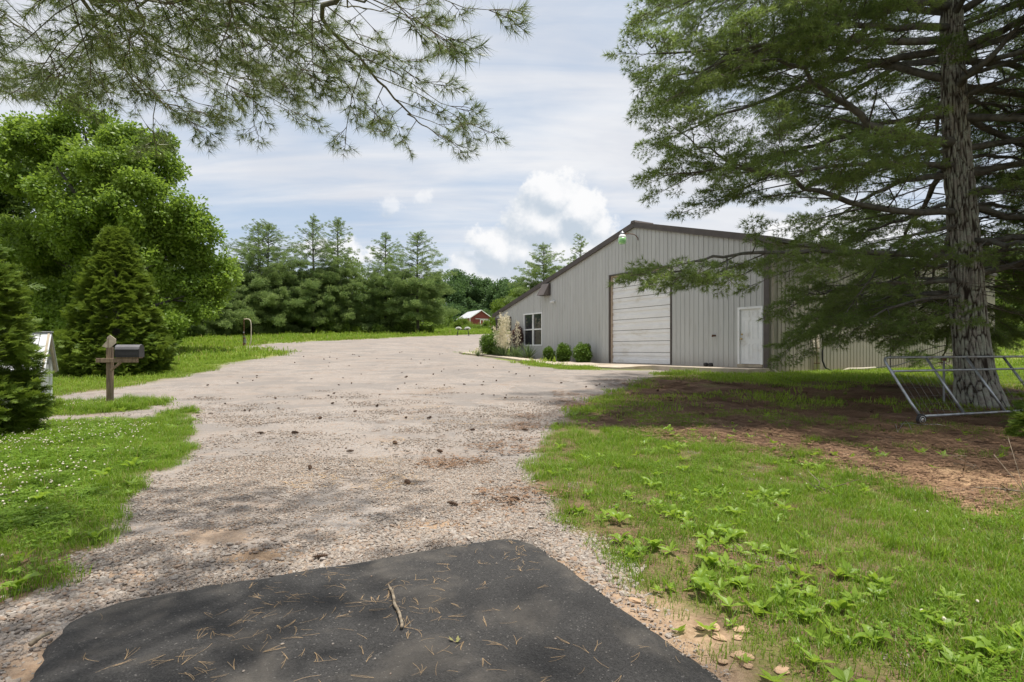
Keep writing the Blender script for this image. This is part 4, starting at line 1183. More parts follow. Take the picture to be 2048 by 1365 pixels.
# limbs read from the photograph
for (pz, r0, cps) in (
        (515, .085, [(1760, 508, 11.6), (1600, 505, 11.0), (1450, 512, 10.4), (1365, 538, 9.9), (1295, 548, 9.6)]),
        (425, .085, [(1760, 415, 11.7), (1640, 385, 11.2), (1540, 345, 10.7), (1400, 340, 10.3), (1325, 352, 10.0)]),
        (285, .12, [(1830, 280, 11.8), (1740, 250, 11.6), (1650, 175, 11.4), (1560, 120, 11.0), (1480, 110, 10.6)]),
        (330, .07, [(1700, 330, 11.0), (1560, 350, 10.4), (1420, 300, 10.0), (1345, 255, 9.8)]),
        (80, .09, [(1800, 82, 11.4), (1640, 85, 10.8), (1480, 100, 10.3), (1340, 100, 9.9), (1295, 88, 9.6)]),
        (55, .08, [(1760, 52, 11.6), (1640, 55, 11.0), (1500, 105, 10.4), (1400, 140, 10.0), (1315, 170, 9.7)]),
        (15, .09, [(1800, 5, 11.6), (1680, 30, 11.0), (1560, 80, 10.6), (1440, 110, 10.3)]),
        (590, .05, [(1800, 610, 11.6), (1730, 640, 11.4), (1660, 640, 11.3)]),
        (560, .06, [(1740, 570, 12.3), (1650, 585, 12.6), (1580, 610, 12.7)]),
        (450, .05, [(1800, 480, 11.8), (1740, 560, 11.5), (1690, 640, 11.3)]),
        (-60, .09, [(1780, -80, 11.5), (1600, -60, 10.8), (1420, -20, 10.2), (1310, -5, 9.8)]),
        (180, .09, [(1960, 130, 11.6), (2040, 50, 11.2), (2120, -20, 10.8)]),
        (200, .07, [(1990, 170, 11.8), (2080, 150, 11.4), (2200, 150, 11.0)]),
        (390, .06, [(1990, 375, 11.6), (2080, 380, 11.0), (2200, 410, 10.5)]),
        (560, .06, [(1990, 540, 12.2), (2080, 520, 12.4), (2200, 540, 11.6)])):
    z0 = CAM_H + (HOR - pz) / FPX * 12.4
    big_limb([trunk_at(z0)] + [at(*c) for c in cps], r0)
z = 3.0
while z < 15.5:
    nl = rng.integers(4, 6) + (2 if z > 9.3 else 0); a0 = rng.uniform(0, 6.28)
    for k in range(nl):
        a = a0 + k * 6.283 / nl + rng.uniform(-.3, .3)
        d = np.array([math.cos(a), math.sin(a), 0.])
        facing = d @ np.array([-.65, -.76, 0])
        if facing > .80 and z < 8.5: continue
        if z < 4.1 and d[0] < -.1: continue
        Lm = (7.2 if z < 11.5 else 7.6 * (16.5 - z) / 5) * rng.uniform(.72, 1.0) + .4
        if d[0] > .3: Lm *= .9
        if d[0] < -.3 and 3.5 < z < 6.1: Lm *= .66
        if facing > .25 and z < 9: Lm *= .62
        if z < 4 and d[0] < .1 and facing > .2: Lm *= .55
        rise = -.06 + .35 * max(0, (z - 6) / 10) + rng.uniform(-.13, .13)
        b = trunk_at(z + rng.uniform(-.15, .15))
        ctrl = [b, b + d * Lm * .3 + UP * Lm * (rise + .06), b + d * Lm * .65 + UP * Lm * (rise * 1.6 + .04), b + d * Lm + UP * Lm * (rise * 2 - .02)]
        big_limb(ctrl, .035 + .008 * Lm, spacing=.36, spr=.19 if z < 9.5 else .16, bstart=.13)
    z += rng.uniform(.6, .85)
for k in range(10):      # low drooping limbs reaching back along the side wall and to the right
    a = R(rng.uniform(60, 128)) if k < 6 else R(rng.uniform(-20, 80)); z = rng.uniform(2.5, 3.8); Lm = rng.uniform(2.6, 4.6); d = np.array([math.cos(a), math.sin(a), 0.]); b = trunk_at(z)
    big_limb([b, b + d * Lm * .35 + UP * .05, b + d * Lm * .7 - UP * .3, b + d * Lm - UP * rng.uniform(.5, 1.3)], .05, spacing=.3, spr=.18, bstart=.2, hang=.12)
for k in range(14):
    a = R(rng.uniform(-50, 75)); z = rng.uniform(3.0, 9.0); Lm = rng.uniform(3.8, 6.2); d = np.array([math.cos(a), math.sin(a), 0.]); b = trunk_at(z); q = rng.uniform(-.25, .12)
    big_limb([b, b + d * Lm * .35 + UP * .12, b + d * Lm * .7 + UP * Lm * q * .5, b + d * Lm + UP * Lm * q], .05, spacing=.3, spr=.16, bstart=.15)
# dead bare twigs inside the crown
mb = MB()
for k in range(150):
    z_ = rng.uniform(2.4, 8.5); a = rng.uniform(0, 6.28); d = np.array([math.cos(a), math.sin(a), rng.uniform(-.5, .1)]); b = trunk_at(z_) + d * .3; l_ = rng.uniform(.6, 2.2)
    q1 = b + d * l_ * .5 + rng.normal(size=3) * .1; q2 = b + d * l_ + rng.normal(size=3) * .25
    mb.tube([b, q1, q2], [.010, .006, .002], 3, 0, False)
    e = q1 + rng.normal(size=3) * .4; mb.tube([q1, (q1 + e) / 2 + rng.normal(size=3) * .05, e], [.005, .004, .002], 3, 0, False)
part('dead_twigs', mb, M['twigbark'], bigpine, True, True, kind='stuff')
sprays('needles', spr_out, T_pine, bigpine, rng)

# the pine overhead: its trunk stands beside the asphalt just behind the camera, its limbs reach into the view
rng = np.random.default_rng(202)
OB = np.array([-3.5, -1.1, -.05])
opine = thing('pine_tree', 'pine whose bare-stemmed low limbs hang over the top of the view above the asphalt', 'pine tree', OB)
oax = [OB, OB + [0, 0, 2], OB + [.1, .1, 5], OB + [.1, .1, 9], OB + [0, 0, 13]]
bark_trunk('trunk', oax, [.36, .29, .26, .2, .12, .03], opine, 120, 60)
so = []
def over_limb(ctrl, r0, **kw):
    mb = MB(); P_ = catmull(ctrl, 5)
    for i in range(3, len(P_) - 1): P_[i] += rng.normal(size=3) * .012
    a = dict(bstart=.34, bfrac=.42, spacing=.29, spr=.27, cap=.85, hang=.2, tw=.62); a.update(kw)
    pine_limb(P_, r0, mb, so, rng, **a); part('branch', mb, M['limb_near'], opine, True, True)
tr = lambda z: np.array([OB[0] + .1, OB[1] + .1, z])
for r0, z0, cps, kw in (
        (.036, 3.9, [(560, -170, 2.6), (640, 30, 3.6), (720, 120, 4.3), (800, 210, 4.9), (835, 240, 5.4), (880, 275, 5.8)], {}),
        (.034, 3.8, [(420, -150, 2.6), (455, 10, 3.5), (535, 75, 4.2), (600, 110, 4.7), (650, 140, 5.2)], {}),
        (.032, 3.7, [(150, -120, 2.7), (190, 10, 3.4), (300, 85, 4.1), (400, 130, 4.7), (500, 160, 5.3)], {}),
        (.034, 3.6, [(60, -160, 2.7), (165, 0, 3.4), (210, 80, 3.9), (250, 145, 4.3), (320, 205, 4.8), (395, 228, 5.2)], {}),
        (.024, 4.0, [(640, -120, 3.0), (690, 0, 4.0), (740, 22, 4.6), (790, 8, 5.0)], {}),
        (.022, 3.9, [(380, -160, 2.8), (410, 0, 4.0), (430, 90, 4.6), (520, 180, 5.2), (575, 225, 5.5)], {}),
        (.024, 3.7, [(-60, -150, 2.8), (-20, -10, 3.7), (20, 40, 4.2), (60, 70, 4.6)], {}),
        (.022, 3.7, [(250, -140, 2.7), (280, 20, 3.8), (270, 70, 4.3), (160, 130, 4.9), (110, 160, 5.2)], {}),
        ):
    over_limb([tr(z0)] + [at(*c) for c in cps], r0, **kw)
# the same tree's limbs above the camera: they dapple the asphalt
for k in range(12):
    a = rng.uniform(-.55, .62) if k < 10 else rng.uniform(.6, 1.2); z0 = rng.uniform(4.6, 8); Lm = rng.uniform(4.4, 6.6); d = np.array([math.cos(a), math.sin(a), 0])
    b = tr(z0)
    z0 = max(z0, 1.4 + .64 * max(.3, (b[1] + d[1] * Lm)) + 1.5); b = tr(z0)
    over_limb([b, b + d * Lm * .4 + UP * .35, b + d * Lm * .75 + UP * .5, b + d * Lm + UP * .45], .035, spacing=.3, spr=.22, cap=1.2, hang=.05)
# low wisp at the left edge
if 0: over_limb([tr(3.2), np.array([-5.2, 1.8, 3.0]), np.array([-5.6, 4.2, 2.75]), at(-20, 430, 5.3), at(50, 455, 5.5), at(110, 482, 5.7)], .02, bstart=.8, spacing=.16, spr=.12, cap=.32, hang=.02)
if 0: over_limb([tr(3.2), np.array([-5.2, 1.8, 3.0]), np.array([-5.7, 4.2, 2.7]), at(-40, 440, 5.4), at(40, 462, 5.5), at(95, 484, 5.6)], .016, bstart=.86, spacing=.16, spr=.12, cap=.26, hang=.0)
sprays('needles', so, T_near, opine, rng)


# pines standing along the far side of the lot
def far_pine(x, y, H, Rm, label, seed, group=None, fork=False, low=.06, scale=1.0, tpl=None, dens=1.0, open_top=.45, cat='pine tree'):
    rng = np.random.default_rng(seed); z0 = gz(x, y) - .1; t = thing('pine_tree', label, cat, (x, y, z0), 0, group)
    mb = MB(); tops = [(0, 0)] if not fork else [(-H * .045, 0), (H * .055, 0)]
    if fork:
        mb.tube([(0, 0, 0), (0, 0, H * .45)], [H * .016, H * .012], 8)
        for tx, ty in tops: mb.tube([(0, 0, H * .42), (tx * .8, ty, H * .6), (tx, ty, H)], [H * .01, H * .008, .01], 7)
    else: mb.tube([(0, 0, 0), (rng.normal() * .1, 0, H * .5), (rng.normal() * .1, 0, H)], [H * .016, H * .011, .01], 8)
    part('trunk', mb, M['limb'], t, True)
    lb = MB(); cl = []
    for ti, (tx, ty) in enumerate(tops):
        z = H * low
        while z < H * .985:
            f = z / H; nl = rng.integers(5, 8) if f < .6 else rng.integers(4, 6)
            a0 = rng.uniform(0, 6.28)
            for k in range(nl):
                a = a0 + k * 6.283 / nl + rng.uniform(-.35, .35); z_b = z + H * rng.uniform(-.025, .025)
                if f < .55: prof_ = .84 + .16 * math.sin(f * 5)
                else: prof_ = .05 + .95 * ((1 - f) / .45) ** .8
                L = Rm * prof_ * rng.uniform(.55, 1.1); rise = -.05 + .95 * max(0, f - .35) + rng.uniform(-.12, .18)
                cx = tx * min(1, max(0, (f - .42) * 2)); b = np.array([cx, 0, z_b])
                d = np.array([math.cos(a), math.sin(a), rise]); e = b + d * L; e[2] -= .03 * L
                m1 = b + d * L * .5 + UP * L * .03
                if f > .35: lb.tube([b, m1, e], [.035, .022, .008], 4, 0, False)
                q = .30 if f < .6 else .22
                step = (.062 + .05 * max(0, f - .5)) / dens
                while q <= 1.0:
                    p = b + (e - b) * q; wd = (1 - q) * .35 * L + .25
                    for rep in range(2 if f < .58 else 1):
                        o_ = np.array([-d[1], d[0], 0]) * rng.uniform(-wd, wd) * (1 if f < .6 else .8)
                        s_ = rng.uniform(.55, 1.05) * (.95 if f < .5 else (.66 if f < .75 else .44)) * scale
                        cl.append((p + o_ + UP * rng.uniform(-.22, .26), d * np.array([1, 1, .6]) + rng.normal(size=3) * .25, s_))
                    q += step * rng.uniform(.7, 1.3) * (3.2 / max(L, .8)) ** .5
            z += H * (.04 if f < .55 else .040) * rng.uniform(.8, 1.2)
        for q in range(5): cl.append((np.array([tx, 0, H - q * .16]), UP + rng.normal(size=3) * .2, .42))
    part('branches', lb, M['limb'], t, True, kind='stuff')
    c = np.array([o[0] for o in cl]); d = np.array([o[1] for o in cl])
    o = scatter('needles', c, eul(d, np.tile(UP, (len(cl), 1)) + rng.normal(size=(len(cl), 3)) * .25), [o[2] for o in cl], tpl or T_pfar, t, False, rng); o['kind'] = 'stuff'
    return t


GP = 'tall pines along the far edge of the lot'
for i, (px_, py_, Y, Rm, fork, lab) in enumerate((
        (526, 447, 56, 4.9, True, 'widest tall pine of the far row, with a forked double top'),
        (627, 437, 58, 3.7, False, 'tall pine right of the double topped one'),
        (676, 436, 59, 3.6, False, 'tallest narrow pine in the middle of the far row'),
        (772, 467, 60, 3.6, False, 'shorter pine second from the right end of the far row'),
        (836, 465, 58, 4.1, False, 'open topped pine with bare lower trunk at the right end of the far row'))):
    p = at(px_, py_, Y); far_pine(p[0], Y, p[2] - gz(p[0], Y), Rm, lab, 300 + i, GP, fork, low=.025 if i < 4 else .17)
for i, (px_, py_, Y, Rm, lab) in enumerate((
        (400, 520, 50, 4.6, 'dark pine behind the right edge of the big broadleaf tree'),
        (465, 560, 58, 3.8, 'lower pine filling the gap left of the double topped pine'),
        (345, 480, 56, 4.5, 'pine hidden behind the crown of the big broadleaf tree'),
        (1086, 485, 62, 4.0, 'single pine rising behind the sloping roof of the steel building'),
        (1160, 470, 80, 3.6, 'pine top just showing above the roof edge of the steel building'))):
    p = at(px_, py_, Y); far_pine(p[0], Y, p[2] - gz(p[0], Y), Rm, lab, 320 + i, low=.04, open_top=.8, dens=1.1)
for i, (x, y, H, Rm, lab) in enumerate(((17.5, 20.5, 14, 5.5, None),)): pass


# ------------------------------------------------------------------ broadleaf trees
def broadleaf(name, label, cat, x, y, H, lobes, tpl, n, seed, group=None, trunk_r=.3, csize=1.0, shell=.45, trunk_h=.5, gap=-.28):
    """lobes: (dx, dy, z, rx, rz); clusters of leaves sit in the outer part of every lobe"""
    rng = np.random.default_rng(seed); z0 = gz(x, y) - .1; t = thing(name, label, cat, (x, y, z0), 0, group); H = min(H, .82 * max(l[2] + .5 * l[4] for l in lobes))
    mb = MB(); mb.tube([(0, 0, 0), (.1, 0, H * trunk_h * .5), (0, .1, H * trunk_h), (0, 0, H * .9)], [trunk_r, trunk_r * .75, trunk_r * .6, trunk_r * .12], 9)
    for (dx, dy, lz, rx, rz) in lobes:
        b = np.array([0, 0, max(H * .12, min(lz * .62, H * .7))]); e = np.array([dx, dy, lz]); m1 = (b + e) / 2 + np.array([0, 0, -.05 * rx])
        mb.tube([b, m1, e], [trunk_r * .4, trunk_r * .26, trunk_r * .08], 5, 0, False)
        for k in range(3):
            d = rv(rng) * np.array([rx, rx, rz]) * .7; mb.tube([e - (e - m1) * .3, e + d * .5, e + d], [trunk_r * .12, trunk_r * .08, .01], 4, 0, False)
    part('trunk', mb, M['limb'], t, True)
    subs = [[(rv(rng), rng.uniform(.17, .36)) for _ in range(24)] for _l in lobes]
    vol = np.array([l[3] ** 2 * l[4] for l in lobes]) ** .67; vol /= vol.sum(); pts = []; 
    L = np.array(lobes)
    while len(pts) < n:
        k = rng.choice(len(lobes), p=vol); dx, dy, lz, rx, rz = lobes[k]; u = rv(rng)
        if u[2] < -.75: continue
        q = shell + (1 - shell) * rng.uniform() ** .45
        nn = .82 + .36 * mnoise.noise(Vector((u[0] * 2.2 + k * 5, u[1] * 2.2, u[2] * 2.2 + seed)))
        sv, sr = subs[k][rng.integers(0, 24)]
        if rng.uniform() < .88:
            p = np.array([dx, dy, lz]) + (sv * .84 + u * sr * q) * np.array([rx, rx, rz])
        else: p = np.array([dx, dy, lz]) + u * np.array([rx, rx, rz]) * q * nn * .9
        if p[2] < .15: continue
        g_ = mnoise.noise(Vector((p[0] * .55 + seed, p[1] * .55, p[2] * .55)))
        if g_ < gap: continue
        pts.append((p, u))
    c = np.array([p for p, u in pts]); d = np.array([u for p, u in pts]) + np.array([0, 0, .3]) + rng.normal(size=(n, 3)) * .5
    o = scatter('crown', c, eul(d, np.tile(UP, (n, 1)) + rng.normal(size=(n, 3)) * .4), rng.uniform(.65, 1.25, n) * csize, tpl, t, False, rng); o['kind'] = 'stuff'
    return t


def px_lobes(x0, y0, Y, lst, seed, depth=.7):
    """lobes measured in the photograph -> metres about the tree's base"""
    rng = np.random.default_rng(seed); out = []; zb = gz(x0, y0)
    for (px_, py_, rp, rq) in lst:
        p = at(px_, py_, Y); s = Y / FPX; dy = rng.uniform(-1, 1) * rp * s * depth
        out.append((p[0] - x0, dy, p[2] - zb, rp * s, rq * s))
    return out


bx = at(200, 700, 30)[0]
broadleaf('broadleaf_tree', 'big bright green broadleaf tree with a tall lobed crown by the gravel lot', 'tree', bx, 30, 14.5,
    px_lobes(bx, 30, 30, [(150, 232, 48, 48), (185, 290, 85, 62), (85, 290, 60, 50), (60, 345, 60, 50), (265, 330, 75, 55), (320, 320, 42, 45), (160, 390, 105, 70), (300, 420, 85, 55), (365, 425, 50, 45), (70, 440, 90, 70), (220, 470, 110, 70),
        (390, 470, 48, 45), (340, 510, 85, 55), (410, 545, 45, 45), (120, 540, 110, 70), (270, 570, 110, 70), (375, 590, 65, 50), (20, 560, 90, 70), (180, 630, 110, 55), (330, 640, 70, 40)], 5), T_poplar, 4300, 401, gap=-.13, trunk_r=.42, csize=1.0)
for i, (px_, Y, lst, n, lab) in enumerate((
        (-20, 34, [(-20, 330, 90, 60), (-60, 420, 110, 70), (10, 520, 90, 80), (-60, 600, 120, 80)], 1500, 'dark broadleaf tree behind the left edge of the big broadleaf tree'),
        (150, 40, [(60, 560, 110, 70), (180, 580, 120, 80), (100, 640, 120, 50)], 1300, 'dark leafy tree low behind the big broadleaf tree'),)):
    x = at(px_, 700, Y)[0]; broadleaf('broadleaf_tree', lab, 'tree', x, Y, 9, px_lobes(x, Y, Y, lst, i), T_broad, n, 410 + i)
# understorey and taller trees behind the pines
BG = 'leafy trees behind the row of pines'
for i, (px_, py_, Y, rp, lab) in enumerate((
        (470, 590, 72, 60, 'leafy tree in the gap left of the double topped pine'), (560, 585, 74, 60, 'leafy tree behind the double topped pine'), (640, 600, 73, 55, 'leafy tree behind the tall pine right of the double topped one'),
        (720, 575, 76, 60, 'leafy tree between the middle pine and the shorter pine'), (800, 590, 74, 55, 'leafy tree behind the two right hand pines of the row'), (400, 600, 66, 70, 'leafy tree behind the dark pine by the big broadleaf tree'))):
    x = at(px_, 700, Y)[0]; broadleaf('broadleaf_tree', lab, 'tree', x, Y, 7, px_lobes(x, Y, Y, [(px_, py_, rp, 45), (px_ - 30, py_ + 35, rp, 45), (px_ + 30, py_ + 40, rp, 40), (px_, py_ + 62, rp * 1.1, 35)], i), T_broad, 420, 430 + i, BG, csize=1.15)
UG = 'bushes at the foot of the pines'
ul = ['bush under the dark pine by the big broadleaf tree', 'bush left of the double topped pine', 'dark bush below the double topped pine', 'bush right of the double topped pine', 'bush below the tall middle pine', 'leafy bush below the middle of the pine row',
      'bush below the shorter pine', 'bush between the two right hand pines', 'bush at the foot of the right end pine', 'bush left of the rusty standpipe', 'low bush behind the standpipe']
for i, (px_, Y, rp, hp) in enumerate(((405, 54, 40, 30), (455, 57, 34, 16), (545, 58, 36, 12), (600, 58, 40, 14), (655, 57, 30, 24), (700, 58, 40, 18), (760, 58, 30, 12), (806, 58, 26, 14), (850, 59, 24, 12), (350, 50, 40, 26), (480, 58, 30, 12))):
    x = at(px_, 700, Y)[0]; s = Y / FPX; rp *= .62; hp *= .8
    broadleaf('bush', ul[i], 'bush', x, Y, hp * s, [(0, 0, hp * s * .7, rp * s, hp * s), (rp * s * .5, .3, hp * s * .5, rp * s * .7, hp * s * .7)], T_lime if i in (1, 3, 5, 8, 9) else T_broad, 100, 450 + i, UG, .06, .62, trunk_h=.5)
FG = 'far trees behind the red shed'
fl_ = ['rounded far tree right of the right end pine', 'far tree left of the red shed', 'far tree above the roof of the red shed', 'far tree above the door end of the red shed', 'far tree between the red shed and the steel building', 'light green tree by the low eave of the steel building',
       'far tree low behind the right end pine', 'dark far tree behind the pale barn', 'far tree hidden behind the red shed', 'dark far tree beside the steel building eave']
for i, (px_, Y, tpl, lst, n) in enumerate((
        (895, 150, T_broadfar, [(895, 565, 35, 26), (870, 590, 30, 28), (910, 600, 30, 30), (890, 630, 36, 24)], 420),
        (938, 152, T_broadfar, [(938, 578, 26, 24), (930, 605, 30, 30), (945, 630, 30, 22)], 380),
        (968, 155, T_broadfar, [(968, 582, 22, 20), (972, 610, 30, 28), (965, 635, 28, 20)], 360),
        (1000, 150, T_broadfar, [(1000, 585, 24, 20), (1002, 612, 28, 26), (1000, 636, 26, 20)], 340),
        (1030, 140, T_broadfar, [(1030, 580, 28, 22), (1025, 610, 30, 26), (1035, 640, 28, 20)], 340),
        (1035, 66, T_lime, [(1010, 612, 26, 22), (1040, 600, 30, 26), (1030, 635, 40, 24), (1000, 650, 22, 20)], 700),
        (860, 148, T_broadfar, [(850, 610, 30, 26), (865, 640, 36, 20)], 340),
        (915, 140, T_broadfar, [(905, 636, 30, 20), (930, 642, 26, 16)], 300),
        (960, 142, T_broadfar, [(955, 640, 36, 14), (985, 642, 30, 14)], 300),
        (1010, 138, T_broadfar, [(1005, 645, 30, 22), (1030, 650, 28, 20)], 300))):
    x = at(px_, 700, Y)[0]; broadleaf('broadleaf_tree', fl_[i], 'tree', x, Y, 14 if Y > 100 else 6, px_lobes(x, Y, Y, lst, i), tpl, n, 470 + i, FG if Y > 100 else None, trunk_r=.3, csize=1.25 if Y > 100 else .9)
# hedge-like trees beyond the lawn on the right, and more woodland outside the frame for the sides
RG = 'trees beyond the lawn on the right'
rl = ['tree beyond the lawn seen right of the pine trunk', 'tree beyond the lawn at the right edge', 'taller tree beyond the lawn behind the pine limbs', 'tree behind the far corner of the steel building', 'tree beyond the lawn outside the right edge']
for i, (px_, Y, lst, n) in enumerate((
        (2005, 52, [(2000, 600, 45, 36), (2015, 640, 50, 40), (1990, 655, 45, 30)], 800), (2060, 50, [(2060, 590, 50, 40), (2070, 640, 60, 40), (2050, 660, 50, 28)], 800),
        (2030, 66, [(2030, 520, 70, 50), (2010, 580, 80, 50), (2060, 600, 70, 60)], 700), (1900, 60, [(1900, 560, 70, 50), (1850, 600, 80, 50), (1940, 620, 70, 50)], 700), (2180, 48, [(2150, 560, 80, 60), (2200, 620, 90, 60)], 600))):
    x = at(px_, 700, Y)[0]; broadleaf('broadleaf_tree', rl[i], 'tree', x, Y, 8, px_lobes(x, Y, Y, lst, 40 + i), T_broad, n, 490 + i, RG, csize=.95)


# ------------------------------------------------------------------ cedars
def cedar(label, x, y, H, Rm, n, seed, k=1.0, prof=None, cat='cedar', face=None):
    rng = np.random.default_rng(seed); z0 = gz(x, y); t = thing('cedar_tree', label, cat, (x, y, z0 - .05))
    mb = MB(); mb.tube([(0, 0, 0), (0, 0, H * .95)], [.10 * Rm, .01], 8); part('trunk', mb, M['limb'], t, True)
    prof = prof or (lambda f: (1 - f) ** .75 * (1 - .25 * max(0, .12 - f) / .12))
    c = []; d = []
    while len(c) < n:
        f = rng.uniform() ** 1.25; a = rng.uniform(0, 6.283)
        lump = 1 + .30 * mnoise.noise(Vector((math.cos(a) * 2.2, math.sin(a) * 2.2, f * H * 1.5 + seed))) + .16 * mnoise.noise(Vector((math.cos(a) * 6, math.sin(a) * 6, f * H * 4 + seed)))
        q = rng.uniform(.35, 1.0) ** .4; r_ = Rm * prof(f) * lump * q + .05
        if mnoise.noise(Vector((math.cos(a) * r_ * 2.2 + seed, math.sin(a) * r_ * 2.2, f * H * 2.6))) < -.30: continue
        if rng.uniform() < .05: r_ *= rng.uniform(1.05, 1.22)
        c.append((r_ * math.cos(a), r_ * math.sin(a), f * H + .1)); d.append((math.cos(a) + rng.normal() * .35, math.sin(a) + rng.normal() * .35, rng.uniform(-.45, .55) + .5 * f))
    o = scatter('foliage', np.array(c), eul(np.array(d), np.tile(UP, (n, 1)) + rng.normal(size=(n, 3)) * .5), rng.uniform(.65, 1.3, n) * k, T_cedar, t, False, rng); o['kind'] = 'stuff'
    return t


cedar('broad conical cedar standing behind the mailbox', at(232, 700, 19.5)[0], 19.5, 4.85, 1.62, 8500, 501, 1.05)
cedar('dark dense cedar close by at the left edge beside the clover', -8.85, 8.8, 3.6, 1.06, 8500, 502, .72, prof=lambda f: (1 - f ** 2.2) ** .8 * (.86 + .14 * min(1, f / .15)))
cedar('small cedar sapling at the foot of the gate on the right edge', at(2088, 700, 9.4)[0], 9.4, .8, .4, 300, 503, .6)
cedar('low cedar sprig near the lower right of the gate', at(2080, 800, 8.6)[0], 8.6, .36, .3, 120, 504, .55)

# ------------------------------------------------------------------ ground cover
def field(n, x0, x1, y0, y1, seed, keep, amax=-.10):
    rng = np.random.default_rng(seed); x = rng.uniform(x0, x1, n); y = rng.uniform(y0, y1, n)
    g, s, b = masks(x, y); a = poly_sd(x, y, ASPHALT)
    dx = x - BC[0]; dy = y - BC[1]; u = dx * E1[0] + dy * E1[1]; v = dx * E2[0] + dy * E2[1]
    inb = (u > -.1) & (u < BU) & (v > -.15) & (v < BV) | ((u > 0) & (u < 9.9) & (v > -1.3) & (v <= 0)) | ((u > 4.2) & (u < 20) & (v > -3.0) & (v <= 0))
    p = keep(x, y, g, s, b) * (1 - .85 * sand_at(x, y)) * (a < amax) * (~inb) * (np.abs(x) < y * .93 + 3.2)
    k = rng.uniform(size=n) < p
    x, y = x[k], y[k]
    return np.stack([x, y, GZ(x, y)], 1), rng


def ground_z(p):
    """height of the modelled sheet near the camera, with its small unevenness"""
    g, _, _ = masks(p[:, 0], p[:, 1]); nw = 1 - smooth(p[:, 1], 14, 34)
    q = p.copy(); q[:, 2] = p[:, 2] + nw * ((fbm(p[:, 0] * 2.2, p[:, 1] * 2.2, 31, 4) - .5) * .05 * (1 - .55 * g) - .012 * g); return q


def plant(name, p, rng, tpl, smin, smax, dz=0.0, tilt=.12):
    p = ground_z(p); p[:, 2] += dz; n = len(p)
    rot = np.stack([rng.normal(size=n) * tilt, rng.normal(size=n) * tilt, rng.uniform(0, 6.283, n)], 1)
    o = scatter(name, p, rot, rng.uniform(smin, smax, n), tpl, None, False, rng); o['kind'] = 'stuff'; return o


patch = lambda x, y, sc, sd, lo, hi: smooth(fbm(x * sc, y * sc, sd, 4), lo, hi)
# short grass: right lawn in front, left verge
p, r_ = field(72000, -11.5, 14, 1.2, 13, 601, lambda x, y, g, s, b: (1 - smooth(g, .25, .8)) * np.where(x > 0, .3 + .7 * smooth(-poly_sd(x, y, GRAVEL) + (fbm(x * 2, y * 2, 90, 3) - .5) * 1.4, .0, .9), 1) * (1 - s * (1 - .45 * patch(x, y, 1.0, 51, .44, .58) * (.45 + .55 * smooth(x, 10, 3)))) * (1 - .93 * b) * (.34 + .66 * patch(x, y, 1.1, 63, .3, .5)) * np.clip(1.25 - y / 15, .3, 1))
plant('short_grass', p, r_, T_grass, .75, 1.3)
p, r_ = field(10500, -11.5, 14, 1.2, 16, 602, lambda x, y, g, s, b: (1 - smooth(g, .1, .5)) * (1 - .92 * s) * (1 - b) * patch(x, y, .9, 64, .48, .62) * np.where(x < 0, .75, .45))
plant('long_grass', p, r_, T_long, .6, 1.2)
p, r_ = field(16000, -24, 24, 11, 27, 603, lambda x, y, g, s, b: (1 - smooth(g, .2, .7)) * (1 - .98 * s * (1 - .38 * patch(x, y, .8, 51, .46, .6))) * (.35 + .65 * patch(x, y, .6, 65, .3, .5)))
plant('lawn_grass', p, r_, T_lawn, .55, 1.1)
p, r_ = field(26000, -70, 80, 25, 110, 604, lambda x, y, g, s, b: (1 - smooth(g, .2, .7)) * np.clip(1.5 - y / 90, .35, 1))
plant('meadow_grass', p, r_, T_lawnfar, .5, 1.1)
p, r_ = field(9000, -10, -1.5, 2.4, 14, 605, lambda x, y, g, s, b: (1 - smooth(g, .05, .3)) * smooth(-poly_sd(x, y, GRAVEL) + (fbm(x * 1.8, y * 1.8, 95, 3) - .5) * 1.6, .1, 1.1) * (1 - s) * (.12 + .88 * patch(x, y, .9, 66, .40, .56)))
plant('clover', p, r_, T_clover, .55, 1.35)
p, r_ = field(900, 1.5, 9, 2, 7, 606, lambda x, y, g, s, b: (1 - smooth(g, .05, .35)) * (1 - s) * (1 - b) * patch(x, y, .8, 67, .45, .6))
plant('clover', p, r_, T_clover, .5, .85)
# sparse green creeping into the gravel edges
p, r_ = field(9000, -9, 8, 2, 40, 607, lambda x, y, g, s, b: smooth(g, .3, .6) * (1 - smooth(g, .8, .995)) * .9)
plant('edge_grass', p, r_, T_grass, .6, 1.0)
# clover blossoms
bl = MB(); merge(bl, blob(3, .011, 6, .9, .25), (0, 0, .105), Matrix.Identity(3), (1, 1, 1), 0); bl.tube([(0, 0, 0), (.004, 0, .1)], .0016, 3, 1, False)
T_bl = [template('clover_blossom', bl, [M['blossom'], M['weed']])]
p, r_ = field(6000, -10, -1.8, 3.2, 13, 608, lambda x, y, g, s, b: (1 - smooth(g, .05, .3)) * smooth(poly_sd(x, y, GRAVEL), -.3, -1.0) * (.15 + .85 * patch(x, y, .7, 68, .36, .55)))
plant('clover_blossoms', p, r_, T_bl, .6, 1.0, 0, .2)
p, r_ = field(420, 2.0, 9, 2.2, 6.5, 609, lambda x, y, g, s, b: (1 - smooth(g, .05, .3)) * (1 - s) * patch(x, y, .8, 67, .45, .6))
plant('clover_blossoms', p, r_, T_bl, .6, .9, -.03, .2)

